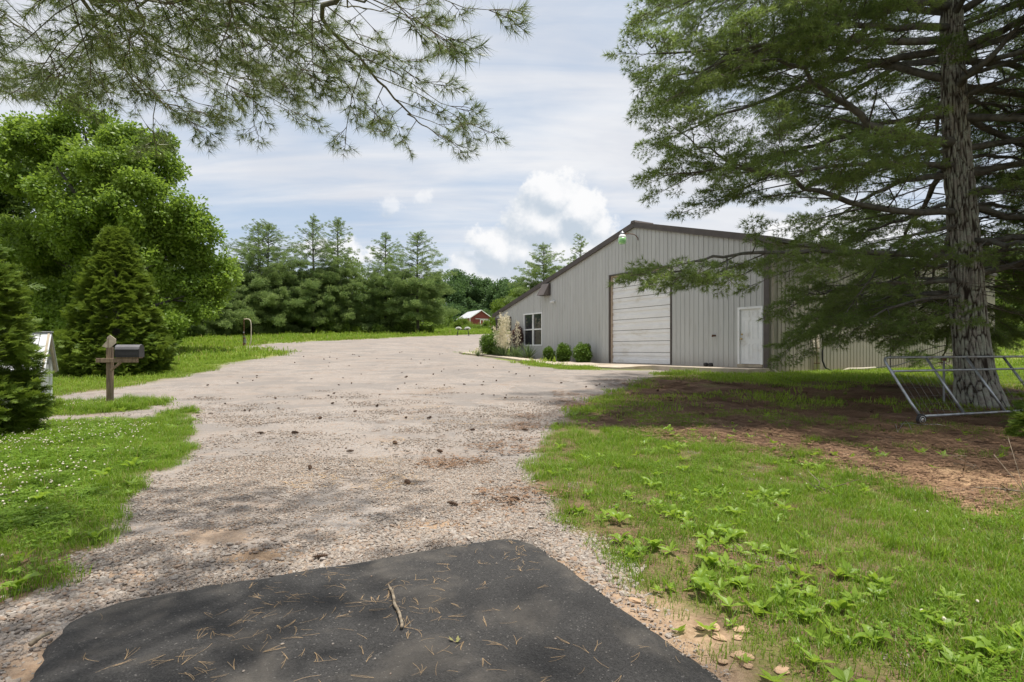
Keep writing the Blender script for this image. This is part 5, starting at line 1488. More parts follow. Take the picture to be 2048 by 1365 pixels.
# loose stones
p, r_ = field(5200, -4.2, 3.2, 1.6, 7.2, 611, lambda x, y, g, s, b: smooth(g, .35, .8) * (.12 + .88 * patch(x, y, 1.3, 70, .42, .62)))
plant('gravel', p, r_, T_stone, .7, 1.25, .001, .02)
ed = lambda x, y: smooth(-poly_sd(x, y, ASPHALT), 1.15, .05)
p, r_ = field(2600, -3.4, 2.6, 1.6, 5.6, 612, lambda x, y, g, s, b: smooth(g, .25, .7) * ed(x, y) * (.3 + .7 * patch(x, y, 1.6, 72, .38, .55)))
plant('coarse_gravel', p, r_, T_stonebig, .75, 1.35, .001, .02)
p, r_ = field(3600, -8, 6, 6.5, 20, 613, lambda x, y, g, s, b: smooth(g, .4, .9) * (.08 + .5 * patch(x, y, .9, 73, .42, .62)) * (1 - smooth(y, 8, 17)))
plant('scattered_gravel', p, r_, T_stonewide, .7, 1.2, .001, .01)
p, r_ = field(2200, -3.4, 2.8, 1.2, 5.0, 618, lambda x, y, g, s, b: (.25 + .75 * patch(x, y, 2.2, 96, .4, .6)) * (poly_sd(x, y, ASPHALT) > -.14), .07)
p[:, 2] += .012; plant('edge_gravel', p, r_, T_stone, .25, .6, .006, .02)
# pine straw on the gravel and on the earth under the pine
p, r_ = field(2600, -3, 13, 5, 18, 614, lambda x, y, g, s, b: np.maximum(s * .95, smooth(g, .5, .9) * smooth(poly_sd(x, y, GRAVEL), 2.2, .2) * (x > -1) * .3 * patch(x, y, 1.5, 74, .45, .6)))
plant('pine_litter', p, r_, T_litter, .8, 1.5, .002, .03)
p, r_ = field(500, -3, 13, 4, 16, 615, lambda x, y, g, s, b: np.maximum(s * .7, .12 * smooth(g, .5, .9)))
plant('pine_straw', p, r_, T_straw, .8, 1.3, .003, .03)
p, r_ = field(2600, -14, 8, 8, 46, 617, lambda x, y, g, s, b: smooth(g, .7, .95) * (.15 + .85 * patch(x, y, .4, 93, .42, .6)))
plant('gravel_debris', p, r_, T_litter, .10, .34, .004, .05)
p, r_ = field(2400, .3, 10, 1.8, 9, 619, lambda x, y, g, s, b: (1 - smooth(g, .4, .9)) * (.2 + .8 * (1 - patch(x, y, 1.1, 63, .3, .5))))
plant('lawn_debris', p, r_, T_litter, .12, .42, .004, .06)
p, r_ = field(700, .3, 10, 1.8, 9, 620, lambda x, y, g, s, b: (1 - smooth(g, .4, .9)) * (.1 + .9 * (1 - patch(x, y, 1.1, 63, .28, .42))))
plant('lawn_pebbles', p, r_, T_stone, .2, .6, .002, .03)
# needles fallen on the asphalt
rng = np.random.default_rng(616); mb = MB(); cnt = 0
while cnt < 470:
    x = rng.uniform(-2.4, 3.0); y = rng.uniform(.6, 4.3)
    if poly_sd(np.array([x]), np.array([y]), ASPHALT)[0] < .03: continue
    if fbm(np.array([x * 1.6]), np.array([y * 1.6]), 88, 3)[0] < rng.uniform(.3, .62): continue
    cnt += 1; z = gz(x, y) + .031; a0 = rng.uniform(0, 6.28)
    for f in range(rng.choice([1, 1, 2, 2, 3, 4])):
        a = a0 + rng.uniform(-.3, .3); L = rng.uniform(.05, .105); k = rng.uniform(-.6, .6); q = [np.array([x, y, z])]
        for j in range(3): q.append(q[-1] + np.array([math.cos(a), math.sin(a), 0]) * L / 3 + np.array([0, 0, rng.uniform(0, .002)])); a += k * .5
        for j in range(3):
            d = q[j + 1] - q[j]; s = np.array([-d[1], d[0], 0]); s = s / np.linalg.norm(s) * .00055
            mb.quad(q[j] - s, q[j] + s, q[j + 1] + s, q[j + 1] - s)
part('fallen_needles', mb, M['straw'], None, kind='stuff')
# little pebbles strewn on the asphalt
mb = MB()
for k in range(110):
    x = rng.uniform(-2.2, 2.4); y = rng.uniform(.9, 4.2)
    if poly_sd(np.array([x]), np.array([y]), ASPHALT)[0] < .04: continue
    s_ = rng.uniform(.002, .0065); merge(mb, blob(k, 1, 5, .8, .3), (x, y, gz(x, y) + .028 + s_ * .4), Matrix.Rotation(k, 3, 'Z'), (s_ * 1.3, s_, s_ * .7))
part('asphalt_pebbles', mb, M['stone'], None, kind='stuff')

# ------------------------------------------------------------------ broad-leaved weeds: rosettes of large leaves
def weed_leaf(L, W, lift, curl, seed):
    rng = np.random.default_rng(seed); mb = MB(); nu = 7; rows = []
    for i in range(nu):
        t = i / (nu - 1); wd = W * (math.sin(math.pi * min(1, .06 + t * .94) ** .85) ** .8) * .5 + .004 * (1 - t)
        if t < .2: wd = W * .10 + W * .35 * max(0, t - .1)
        y = L * t * (1 - .12 * t * curl); z = lift * L * math.sin(t * 1.9) - curl * L * .28 * t * t
        wv = .006 * math.sin(t * 9 + seed)
        rows.append([(-wd, y, z + wd * .45 + wv), (-wd * .5, y, z + wd * .16), (0, y, z), (wd * .5, y, z + wd * .16), (wd, y, z + wd * .45 - wv)])
    mb.v = [p for r_ in rows for p in r_]
    for i in range(nu - 1):
        for j in range(4):
            a = i * 5 + j; mb.f.append((a, a + 1, a + 6, a + 5)); mb.m.append(0)
    return mb.mesh('leaf', M['weed'], True)
LEAVES = [weed_leaf(.16, .075, .55, .3, 1), weed_leaf(.18, .07, .35, .6, 2), weed_leaf(.13, .07, .75, .2, 3), weed_leaf(.15, .06, .5, .8, 4)]
rng = np.random.default_rng(620)
WG = 'broad-leaved weeds in the lawn'
zones = (
    ('leafy weed of the shaded thin patch by the red earth', [(1190, 830), (1240, 812), (1290, 835), (1335, 822), (1385, 838), (1260, 858), (1320, 865), (1210, 868), (1405, 862), (1450, 850), (1375, 880), (1470, 880)], (.55, .8)),
    ('bright leafy weed of the row at the gravel edge', [(1135, 902), (1165, 915), (1110, 945), (1155, 950), (1205, 925), (1190, 955), (1120, 962), (1175, 990), (1160, 930)], (.55, .8)),
    ('bright broad-leaved weed of the dense band across the lawn', [(1250, 942), (1285, 935), (1310, 955), (1345, 948), (1372, 965), (1268, 968), (1300, 985), (1335, 992), (1245, 1000), (1280, 1015), (1310, 1030), (1345, 1035), (1375, 1050), (1400, 1040), (1420, 1065), (1450, 1050), (1475, 1075), (1390, 1085), (1430, 1100), (1460, 1110), (1490, 1095), (1505, 1120), (1475, 1140), (1520, 1145), (1400, 1120), (1445, 1130), (1560, 1000), (1590, 935), (1700, 990), (1740, 985), (1540, 945)], (.6, .92)),
    ('leafy weed of the sparse row beside the asphalt', [(1262, 1098), (1300, 1102), (1285, 1120), (1225, 1045), (1245, 1030), (1400, 1165), (1440, 1205), (1215, 1075)], (.65, .9)),
    ('big spread leafy weed of the lower lawn row', [(1465, 1185), (1495, 1195), (1530, 1220), (1550, 1240), (1580, 1205), (1605, 1235), (1625, 1225), (1585, 1250), (1690, 1215), (1740, 1195), (1645, 1195), (1710, 1295), (1760, 1300), (1695, 1255), (1870, 1300), (1950, 1330), (1995, 1335), (1570, 1165)], (.6, .85)),
    ('leafy weed in the clover by the left gravel edge', [(225, 960), (240, 945), (205, 1010), (190, 1080), (285, 890), (90, 1000), (60, 1170)], (.8, 1.1)))
first = True
ORD = ['first', 'second', 'third', 'fourth', 'fifth', 'sixth', 'seventh', 'eighth', 'ninth', 'tenth', 'eleventh', 'twelfth', 'thirteenth', 'fourteenth', 'fifteenth', 'sixteenth', 'seventeenth', 'eighteenth', 'nineteenth', 'twentieth'] + ['twenty-' + k for k in ('first', 'second', 'third', 'fourth', 'fifth', 'sixth', 'seventh', 'eighth', 'ninth')] + ['thirtieth', 'thirty-first', 'thirty-second', 'thirty-third']
for lab, spots, (s0, s1) in zones:
    spots_sorted = sorted(spots, key=lambda q: q[1])
    for (qx, qy) in spots:
        for rep in range(1):
            p = pix(qx + rng.uniform(-26, 26), qy + rng.uniform(-14, 14)); p[2] = ground_z(p[None])[0, 2]
            t = thing('leafy_weed', '%s, %s from its far end' % (lab, ORD[spots_sorted.index((qx, qy))]), 'weed', p, rng.uniform(0, 6.28), WG); sc_ = rng.uniform(s0 * .5, s1 * .88); t.scale = (sc_, sc_, sc_ * rng.uniform(.65, 1.1)); t.rotation_euler = (rng.uniform(-.22, .22), rng.uniform(-.22, .22), rng.uniform(0, 6.28))
            nl = int(rng.integers(6, 10)); a0 = rng.uniform(0, 6.28)
            for k in range(nl):
                l_ = link('leaf', LEAVES[int(rng.integers(0, 4))], t, (0, 0, .004 + .004 * k), (rng.uniform(-.1, .45), rng.uniform(-.25, .25), a0 + k * 2.4 + rng.uniform(-.3, .3)))
                l_.scale = (rng.uniform(.7, 1.15),) * 3

# small weed seedlings everywhere in the turf
sd_ = MB(); rr_ = np.random.default_rng(5)
for k in range(7):
    a = k * 2.4; d = np.array([math.cos(a), math.sin(a), rr_.uniform(.3, 1.1)]); d /= np.linalg.norm(d); s = np.array([-d[1], d[0], 0]) * .016; L = rr_.uniform(.05, .08); c = np.array([0, 0, .01])
    sd_.quad(c, c + d * L * .5 + s, c + d * L + [0, 0, -.01], c + d * L * .5 - s)
T_seed = [template('weed_seedling', sd_, [M['weed']])]
p, r_ = field(2600, .5, 9, 2, 12, 660, lambda x, y, g, s, b: (1 - smooth(g, .3, .9)) * (1 - .8 * s) * (1 - b) * patch(x, y, 1.0, 91, .45, .62))
plant('weed_seedlings', p, r_, T_seed, .6, 1.5, .01, .3)
p, r_ = field(700, -9, -2, 3, 12, 661, lambda x, y, g, s, b: (1 - smooth(g, .3, .9)) * .6)
plant('weed_seedlings', p, r_, T_seed, .6, 1.5, .02, .3)

# ------------------------------------------------------------------ pine cones on the gravel
mb = MB()
for i in range(9):
    t = i / 8; r_ = .026 * math.sin(math.pi * (.12 + .83 * t)) ** .7
    for j in range(7):
        a = j * .898 + i * 2.4; c = np.array([math.cos(a) * r_ * .45, math.sin(a) * r_ * .45, -.06 + .12 * t]); d = np.array([math.cos(a), math.sin(a), .55]); s = np.array([-math.sin(a), math.cos(a), 0])
        mb.quad(c - s * .005, c + s * .005, c + d * r_ * .75 + s * .011, c + d * r_ * .75 - s * .011)
mb.tube([(0, 0, -.065), (0, 0, 0), (0, 0, .06)], [.008, .013, .005], 6)
CONE = mb.mesh('pine_cone', M['cone'])
rng = np.random.default_rng(630)
near_c = [(905, 1012), (815, 968), (640, 1118), (620, 938), (790, 888), (520, 868), (590, 868), (1030, 1002), (880, 905), (1115, 850), (1050, 862), (640, 838), (700, 905), (965, 790), (945, 862)]
conelab = {0: 'pine cone on the gravel just beyond the far asphalt edge', 2: 'pine cone close to the sandy patch left of the asphalt corner'}
kk = 0
def cone(p, lab, sc):
    o = link('pine_cone', CONE, None, (p[0], p[1], p[2] + .018), (R(90) + rng.uniform(-.2, .2), rng.uniform(-.3, .3), rng.uniform(0, 6.28))); o.scale = (sc,) * 3
    tag(o, lab, 'pine cone', 'fallen pine cones')
for i, q in enumerate(near_c): 
    p = pix(*q); cone(p, conelab.get(i, 'dark pine cone on open gravel, %s nearest to the asphalt' % ORD[sorted(near_c, key=lambda c: -c[1]).index(q)]), rng.uniform(.65, .95))
while kk < 85:
    px_ = rng.uniform(300, 1240); py_ = 705 + 135 * rng.uniform() ** 1.3; p = pix(px_, py_)
    g, s, b = masks(np.array([p[0]]), np.array([p[1]]))
    if g[0] < .9: continue
    if fbm(np.array([p[0] * .5]), np.array([p[1] * .5]), 89, 3)[0] < rng.uniform(.3, .6): continue
    kk += 1; cone(p, 'small dark pine cone scattered on the gravel toward the building and far edge', rng.uniform(.4, .75))
while kk < 120:
    p = pix(rng.uniform(1230, 2040), rng.uniform(765, 960)); g, s, b = masks(np.array([p[0]]), np.array([p[1]]))
    if s[0] < .6: continue
    kk += 1; cone(p, 'pine cone in the red needle litter under the big pine', rng.uniform(.8, 1.2))

# ------------------------------------------------------------------ stick, leaf and stones in the foreground
a = pix(778, 1192); b = pix(803, 1273); m_ = MB(); ct = []
for t, off in ((0, .0), (.12, .006), (.3, .004), (.45, -.002), (.62, .008), (.8, .006), (.93, .004), (1, -.004)):
    q = a + (b - a) * t; ct.append((q[0] + off + .004, q[1], q[2] + .043 + .002 * math.sin(t * 7)))
m_.tube(catmull(ct, 3), [.0078, .009, .008, .0088, .0075, .008, .0088, .0078, .008, .009, .008, .0075, .008, .0085, .008, .0078, .0082, .009, .0085, .008, .0088, .0075][:len(catmull(ct, 3))], 8)
q0 = Vector(ct[0]); m_.tube([q0, q0 + Vector((-.015, .03, .008))], [.007, .004], 6)
tag(part('stick', m_, M['stick'], None, True), 'short crooked stick with peeling bark lying on the asphalt', 'stick')
p = pix(910, 1303); m_ = MB()
for (dx, dy, a0) in ((0, 0, .3), (.012, .006, 1.6), (-.008, .01, 2.6)):
    d = np.array([math.cos(a0), math.sin(a0), .3]); s = np.array([-d[1], d[0], .2]); c = np.array([p[0] + dx, p[1] + dy, p[2] + .034])
    m_.quad(c, c + d * .012 + s * .009, c + d * .028 + np.array([0, 0, .006]), c + d * .012 - s * .009)
tag(part('dry_leaf', m_, simple('curled_dry_leaf', (.2, .19, .07), .7), None), 'small curled olive leaf lying on the asphalt', 'leaf')
a = pix(60, 1300); b = pix(104, 1279); m_ = MB(); m_.tube([a + [0, 0, .02], (a + b) / 2 + [0, 0, .035], b + [0, 0, .03]], [.012, .01, .007], 7)
tag(part('stick', m_, M['stick'], None, True), 'grey stick poking out of the dirt at the left asphalt edge', 'stick')
SLAB = [blob(200 + k, 1, 7, .8, .28) for k in range(4)]
SM = [b_.mesh('stone', M['chip']) for b_ in SLAB]
for k, (qx, qy, s_, lab) in enumerate(((1484, 1268, .034, 'tan flat stone between two weeds beside the asphalt'), (1430, 1263, .03, 'tan stone nearest the asphalt in the row of flat stones'), (1437, 1282, .03, 'tan stone just below the one nearest the asphalt'), (1480, 1322, .033, 'round reddish stone in the lower dirt strip'),
        (1492, 1334, .028, 'reddish stone touching the lower round one'), (1565, 1345, .03, 'stone at the lower edge of the grass'), (1500, 1318, .02, 'small chip beside the round reddish stone'), (1268, 1203, .03, 'brown clod of earth by the asphalt corner gravel'), (1690, 912, .05, 'pale stone on the red earth near the grass edge'),
        (1650, 988, .045, 'broken brown wood chip like stone in the grass'), (1476, 1282, .022, 'small stone below the tan flat stone'), (1400, 1262, .022, 'small pale chip on the asphalt side of the dirt strip'), (1445, 1330, .02, 'tiny chip in the lower dirt strip'))):
    p = pix(qx, qy); p[2] = ground_z(p[None])[0, 2]; o = link('stone', SM[k % 4], None, (p[0], p[1], p[2] + s_ * .25), (0, 0, k * 1.3)); o.scale = (s_ * 1.3, s_, s_ * .5)
    tag(o, lab, 'stone', 'flat stones in the dirt and grass')
# twigs on the red earth
for k, (qx, qy, l_, lab) in enumerate(((1560, 768, .7, 'pale branching twig lying on the red earth before the side wall'), (1655, 990, .35, 'curved piece of bark in the grass'), (1500, 805, .4, 'thin twig on the red earth left of the gate'), (1990, 985, .5, 'pale root-like twig on the bare earth'), (1930, 945, .5, 'long dry twig on the red earth below the gate'))):
    rr = np.random.default_rng(640 + k); p = pix(qx, qy); m_ = MB(); d = np.array([math.cos(k * 1.7), math.sin(k * 1.7), .15]); q = p + [0, 0, .02]
    m_.tube([q - d * l_ / 2, q + rr.normal(size=3) * .03, q + d * l_ / 2], [.013, .011, .005], 6)
    for j in range(3): e = q + d * l_ * rr.uniform(-.3, .4); m_.tube([e, e + rr.normal(size=3) * .1 + [0, 0, .08], e + rr.normal(size=3) * .15 + [0, 0, .1]], [.006, .004, .002], 5)
    tag(part('twig', m_, M['stick'], None, True), lab, 'twig')
# bits of old wire in the litter by the gate wheel
m_ = MB(); a = at(1795, 875, 9.3); 
for (p0, p1) in (((1812, 845), (1795, 868)), ((1795, 868), (1790, 850)), ((1812, 845), (1824, 864)), ((1800, 852), (1845, 853)), ((1845, 853), (1905, 857))):
    a = pix(*p0); b = pix(*p1); m_.tube([a + [0, 0, .03], (a + b) / 2 + [0, 0, .05], b + [0, 0, .02]], .004, 4)
tag(part('old_wire', m_, M['wire'], None), 'loose bent fence wire lying in the litter by the gate wheel', 'wire')

# ------------------------------------------------------------------ leaning gate, wheel, steel post
G0 = np.array([7.23, 10.0, .20]); gd_ = np.array([math.cos(R(21)), math.sin(R(21)), 0.]); gn = np.array([-gd_[1], gd_[0], 0.])
upv = gn * .70 + np.array([0, 0, 1.07]); upv /= np.linalg.norm(upv); GH, GL = 1.26, 4.9
gate = thing('gate', 'grey tubular steel field gate with wire mesh leaning against the big pine', 'gate', G0)
def gp(s, h, o=0.): return gd_ * s + upv * h + np.cross(gd_, upv) * o
r0 = .024; m_ = MB(); rc = .14
fr = [gp(.02, .04), gp(.0, .3), gp(.0, GH - rc)] + [gp(rc - rc * math.cos(a), GH - rc + rc * math.sin(a)) for a in (.4, .8, 1.2)] + [gp(rc, GH), gp(GL - rc, GH)] + [gp(GL - rc + rc * math.sin(a), GH - rc + rc * math.cos(a)) for a in (.4, .8, 1.2)] + [gp(GL, GH - rc), gp(GL, .0)]
m_.tube(fr, r0, 10); part('frame_tube', m_, M['galv'], gate, True)
m_ = MB(); m_.tube([gp(.06, .02), gp(GL, .0)], r0, 10); part('bottom_rail', m_, M['galv'], gate, True, label='slightly rusty bottom rail')
m_ = MB(); m_.tube([gp(0, GH * .76), gp(GL, GH * .76)], r0 * .9, 10); part('middle_rail', m_, M['galv'], gate, True)
for s_ in (1.22, 2.44, 3.66):
    m_ = MB(); m_.tube([gp(s_, .0), gp(s_, GH)], r0, 10); part('upright', m_, M['galv'], gate, True)
m_ = MB(); m_.poly([gp(0, GH * .82, .012), gp(0, GH * .7, .012), gp(.1, GH * .745, .012)]); m_.poly([gp(0, GH * .82, -.012), gp(.1, GH * .745, -.012), gp(0, GH * .7, -.012)]); part('gusset', m_, M['galv'], gate)
m_ = MB(); k = .15
while k < GL - .05: m_.tube([gp(k, .0), gp(k + .01, GH * .76)], .0015, 4, 0, False); k += .19
for h in (.12, .26, .42, .6, .8): m_.tube([gp(0, h), gp(GL, h)], .0012, 4, 0, False)
part('wire_mesh', m_, M['wire'], gate, kind='stuff')
wc = gp(.03, -.02, -.04) ; wc = np.array([wc[0], wc[1] - .03, wc[2] + .0])
wh = link('wheel', None, gate, wc, (0, 0, R(14)))
m_ = MB(); m_.lathe([(.055, -.028), (.085, -.03), (.10, -.018), (.104, 0), (.10, .018), (.085, .03), (.055, .028)], 24, (0, 0, 0), 'y'); part('tyre', m_, M['rubber'], wh, True)
m_ = MB(); m_.lathe([(.012, -.036), (.03, -.034), (.035, -.024), (.05, -.022), (.06, -.032), (.066, -.030), (.066, .03), (.02, .03)], 20, (0, 0, 0), 'y'); part('rim', m_, M['hub'], wh, True)
m_ = MB(); m_.tube([(0, -.05, 0), (0, .05, 0)], .012, 8); part('axle', m_, M['rust'], wh)
p = at(1888, 712, 12.6); zb_ = gz(p[0], 12.6)
tp = thing('steel_post', 'thin steel fence post with rusty latch standing behind the gate', 'post', (p[0], 12.6, zb_))
m_ = MB(); H_ = p[2] - zb_ - .02; m_.box((0, 0, H_ / 2), (.045, .008, H_)); m_.box((0, .018, H_ / 2), (.008, .03, H_)); part('post_bar', m_, M['galv'], tp)
m_ = MB(); m_.box((0, -.012, H_ - .05), (.09, .02, .09)); m_.box((-.08, -.012, H_ - .13), (.1, .015, .02)); m_.tube([(.04, -.02, H_ - .02), (.11, -.02, H_ - .03), (.11, -.02, H_ - .12), (.04, -.02, H_ - .12)], .008, 6); part('latch', m_, M['rust'], tp)

# ------------------------------------------------------------------ mailbox
p = pix(220, 812); mbx = thing('mailbox', 'black mailbox on a weathered wooden post with cross arm and pointed top board', 'mailbox', (p[0], p[1], p[2] - .02), R(6)); S = p[1] / FPX
m_ = MB(); m_.box((0, 0, .65), (.105, .105, 1.32)); bevel(part('post', m_, M['wood'], mbx), .006)
m_ = MB(); m_.box((.19, -.075, 1.02), (.86, .045, .095)); bevel(part('cross_arm', m_, M['wood'], mbx), .005)
m_ = MB(); m_.bar((.06, -.075, .80), (.27, -.075, .985), .04, .06, (0, 1, 0)); bevel(part('brace', m_, M['wood'], mbx), .004)
m_ = MB(); m_.box((.42, -.03, 1.078), (.48, .16, .02)); part('shelf', m_, M['wood'], mbx)
bx_ = link('box', None, mbx, (.42, -.03, 1.09))
def arch(x0, x1, w_, h_, th=None):
    m2 = MB(); pr = [(-w_ / 2, 0), (-w_ / 2, h_ * .62)] + [(-w_ / 2 * math.cos(a), h_ * .62 + h_ * .38 * math.sin(a)) for a in (.5, 1.0, 1.57, 2.14, 2.64)] + [(w_ / 2, h_ * .62), (w_ / 2, 0)]
    A_ = [(x0, y, z) for y, z in pr]; B_ = [(x1, y, z) for y, z in pr]; m2.poly(A_); m2.poly(B_[::-1])
    for i in range(len(pr)): j = (i + 1) % len(pr); top = pr[i][1] >= h_ * .8 or pr[j][1] >= h_ * .8; m2.quad(A_[i], A_[j], B_[j], B_[i], 1 if (pr[i][1] > h_ * .61 and pr[j][1] > h_ * .61) else 0)
    return m2
part('body', arch(-.255, .235, .20, .275), [M['boxblack'], M['boxtop']], bx_)
part('lid', arch(.236, .255, .212, .285), [M['boxblack'], M['boxtop']], bx_)
m_ = MB(); m_.box((0, -.102, .05), (.47, .004, .012)); m_.box((0, -.102, .165), (.47, .004, .008)); part('seam', m_, M['boxblack'], bx_)
m_ = MB(); o6 = [(-.13, .03), (-.03, .15), (-.03, .22), (.03, .28), (.15, .19), (.15, .10), (.05, .0), (-.05, .0)]
m_.poly([(x + .0, -.062, 1.30 + z) for x, z in o6]); m_.poly([(x, -.042, 1.30 + z) for x, z in o6][::-1])
for i in range(8): a_, b_ = o6[i], o6[(i + 1) % 8]; m_.quad((a_[0], -.062, 1.3 + a_[1]), (a_[0], -.042, 1.3 + a_[1]), (b_[0], -.042, 1.3 + b_[1]), (b_[0], -.062, 1.3 + b_[1]))
tb = part('top_board', m_, M['woodgrey'], mbx)
m_ = MB(); m_.box((.0, -.066, 1.40), (.008, .006, .2)); part('board_joint', m_, M['wood'], tb)

# ------------------------------------------------------------------ standpipe
p = pix(489, 696); st = thing('standpipe', 'rusty hooked water standpipe strapped to a short wooden post', 'standpipe', (p[0], p[1], p[2] - .03), R(4)); hh = 1.82
m_ = MB(); m_.box((0, 0, .33), (.15, .13, .66)); bevel(part('post', m_, M['wood'], st), .01)
m_ = MB(); m_.tube([(0, -.09, 0), (0, -.09, hh - .06), (.02, -.09, hh), (.2, -.09, hh)], .036, 8); part('riser_pipe', m_, M['rust'], st, True)
m_ = MB(); m_.tube(catmull([(.0, -.1, hh - .02), (.2, -.1, hh + .0), (.36, -.1, hh - .06), (.43, -.1, hh - .3), (.44, -.1, hh - .9), (.43, -.1, .45), (.36, -.1, .2)], 4), .033, 8); part('hose', m_, M['tan'], st, True)
m_ = MB(); m_.box((.02, -.12, .72), (.2, .08, .05)); m_.box((.07, -.11, .45), (.12, .09, .26)); m_.tube([(0, -.14, .95), (0, -.14, 1.02)], .05, 8); part('valve', m_, M['galv'], st)

# ------------------------------------------------------------------ metal trestle bench on the far gravel
p = pix(926, 672); tb_ = thing('bench', 'dark legged metal stand with two pale rounded tops on the far gravel', 'bench', (p[0], p[1], p[2] - .02), R(5)); k = p[1] / FPX
PALE = simple('pale_worn_paint', (.42, .43, .38), .7, var=.2)
m_ = MB(); m_.box((0, 0, .60), (1.0, .06, .06)); part('crossbar', m_, M['black'], tb_)
for s_ in (-1, 1):
    m_ = MB(); m_.tube(catmull([(s_ * .62, 0, .62), (s_ * .58, 0, .72), (s_ * .42, 0, .76), (s_ * .26, 0, .72), (s_ * .2, 0, .62)], 3), .10, 8); part('pale_top', m_, PALE, tb_, True)
    for dy, dx in ((-.22, .03), (.22, .12)):
        m_ = MB(); m_.tube([(s_ * .45, dy * .2, .62), (s_ * (.47 + dx), dy, 0)], .025, 6); part('leg', m_, M['black'], tb_)

# ------------------------------------------------------------------ far sheds
def gable_shed(name, label, x, y, rz, W_, L_, he, hr, wall, roof, cat, trim=None, doors=False, ov=.25):
    z0 = gz(x, y) - .1; t = thing(name, label, cat, (x, y, z0), rz)
    m_ = MB(); a, b = W_ / 2, L_        # gable faces -Y, ridge along Y
    m_.poly([(-a, 0, 0), (a, 0, 0), (a, 0, he), (0, 0, hr), (-a, 0, he)]); m_.poly([(-a, b, 0), (-a, b, he), (0, b, hr), (a, b, he), (a, b, 0)])
    m_.quad((-a, 0, 0), (-a, 0, he), (-a, b, he), (-a, b, 0)); m_.quad((a, 0, 0), (a, b, 0), (a, b, he), (a, 0, he)); part('wall', m_, wall, t)
    for s_ in (-1, 1):
        m_ = MB(); sl_ = (hr - he) / a; x1 = s_ * (a + ov); z1 = he - sl_ * ov + .03; zr = hr + .03
        m_.hexa([(0, -ov, zr), (x1, -ov, z1), (x1, b + ov, z1), (0, b + ov, zr), (0, -ov, zr + .08), (x1, -ov, z1 + .08), (x1, b + ov, z1 + .08), (0, b + ov, zr + .08)])
        part('roof', m_, roof, t)
    if trim:
        for s_ in (-1, 1):
            m_ = MB(); m_.box((s_ * a, -.02, he / 2), (.16, .06, he)); m_.bar((s_ * (a + ov), -.27, he - (hr - he) / a * ov), (0, -.27, hr), .05, .14); part('trim', m_, trim, t)
    if doors:
        d = link('door', None, t, (W_ * .17, -.03, 0)); m_ = MB(); m_.box((0, 0, he * .42), (1.9, .03, he * .84)); part('door_panel', m_, wall, d)
        m_ = MB()
        for x_ in (-.95, -.32, .32, .95): m_.box((x_, -.035, he * .42), (.14, .03, he * .84))
        for z_ in (.08, he * .34, he * .82): 
            for x_ in (-.635, 0, .635): m_.box((x_, -.033, z_), (.49, .026, .14))
        m_.box((-.5, -.04, he * .9), (3.0, .05, .09)); part('door_frame', m_, trim, d)
    return t
p = at(945, 652, 118)
gable_shed('red_shed', 'small red shed with pale tin roof and white framed double doors', at(962, 650, 112)[0], 112, R(26), 4.7, 7.0, 2.1, 3.6, M['red'], M['tin'], 'shed', M['white'], True)
gable_shed('old_barn', 'old pale grey shed with rusty tin roof half hidden behind the right end pine', at(845, 650, 116)[0], 116, R(84), 4.0, 6.0, 1.8, 2.9, M['greywood'], M['rusttin'], 'barn')
# posts of the far fence
m_ = MB(); m_.tube([(0, 0, 0), (0, 0, 1.3)], .07, 6); FP = m_.mesh('fence_post', M['wood'])
for i, px_ in enumerate((862, 886, 873, 908, 940, 968)):
    Y = 92; x = at(px_, 660, Y)[0]; o = link('fence_post', FP, None, (x, Y, gz(x, Y) - .1)); tag(o, ('weathered fence post left of the brightest far bush', 'weathered fence post at the middle of the far fence', 'short fence post behind the weeds left of the shed', 'fence post in front of the shed end', 'fence post in front of the shed door', 'fence post right of the red shed')[i], 'post', 'posts of the far fence')
for i, (px_, Y, rp, hp, lab) in enumerate(((923, 80, 13, 14, 'bright bush in front of the red shed'), (895, 90, 12, 22, 'tall thin sapling left of the red shed'), (872, 88, 12, 20, 'leafy sapling by the fence near the right end pine'), (860, 84, 20, 9, 'low yellow green weeds by the far fence'), (900, 84, 24, 8, 'weedy clump before the far fence'), (950, 84, 22, 8, 'weedy clump below the shed door'), (980, 82, 20, 9, 'weedy clump right of the red shed'), (940, 78, 20, 6, 'low weeds at the far gravel edge'))):
    x = at(px_, 700, Y)[0]; s = Y / FPX
    broadleaf('bush', lab, 'bush', x, Y, hp * s, [(0, 0, hp * s * .8, rp * s, hp * s)], T_lime, 90, 700 + i, 'weedy bushes along the far fence', .04, .8)

# ------------------------------------------------------------------ little A-roofed shelter behind the left cedar
p = at(100, 700, 11.6); sh = thing('shelter', 'small white shelter with steep metal roof behind the dark left cedar', 'shelter', (p[0] - .75, 11.7, gz(p[0], 11.7)), R(-62))
sh.scale = (.92,) * 3
hz = 1.75; m_ = MB()
for s_ in (-1, 1):
    m2 = MB(); sl_ = 1.45
    n_ = 6
    for k in range(n_):
        y0, y1 = -.62 + 1.24 * k / n_, -.62 + 1.24 * (k + 1) / n_ - .012
        m2.hexa([(0, y0, hz), (s_ * .62, y0, hz - .62 * sl_), (s_ * .62, y1, hz - .62 * sl_), (0, y1, hz), (0, y0, hz + .02), (s_ * .635, y0, hz - .6 * sl_), (s_ * .635, y1, hz - .6 * sl_), (0, y1, hz + .02)])
    part('roof', m2, M['tin'], sh)
m_ = MB()
for s_ in (-1, 1): m_.bar((0, -.56, hz - .03), (s_ * .6, -.56, hz - .03 - .6 * 1.45), .04, .09); m_.bar((0, .56, hz - .03), (s_ * .6, .56, hz - .03 - .6 * 1.45), .04, .09)
part('rafter', m_, M['woodgrey'], sh, kind='stuff')
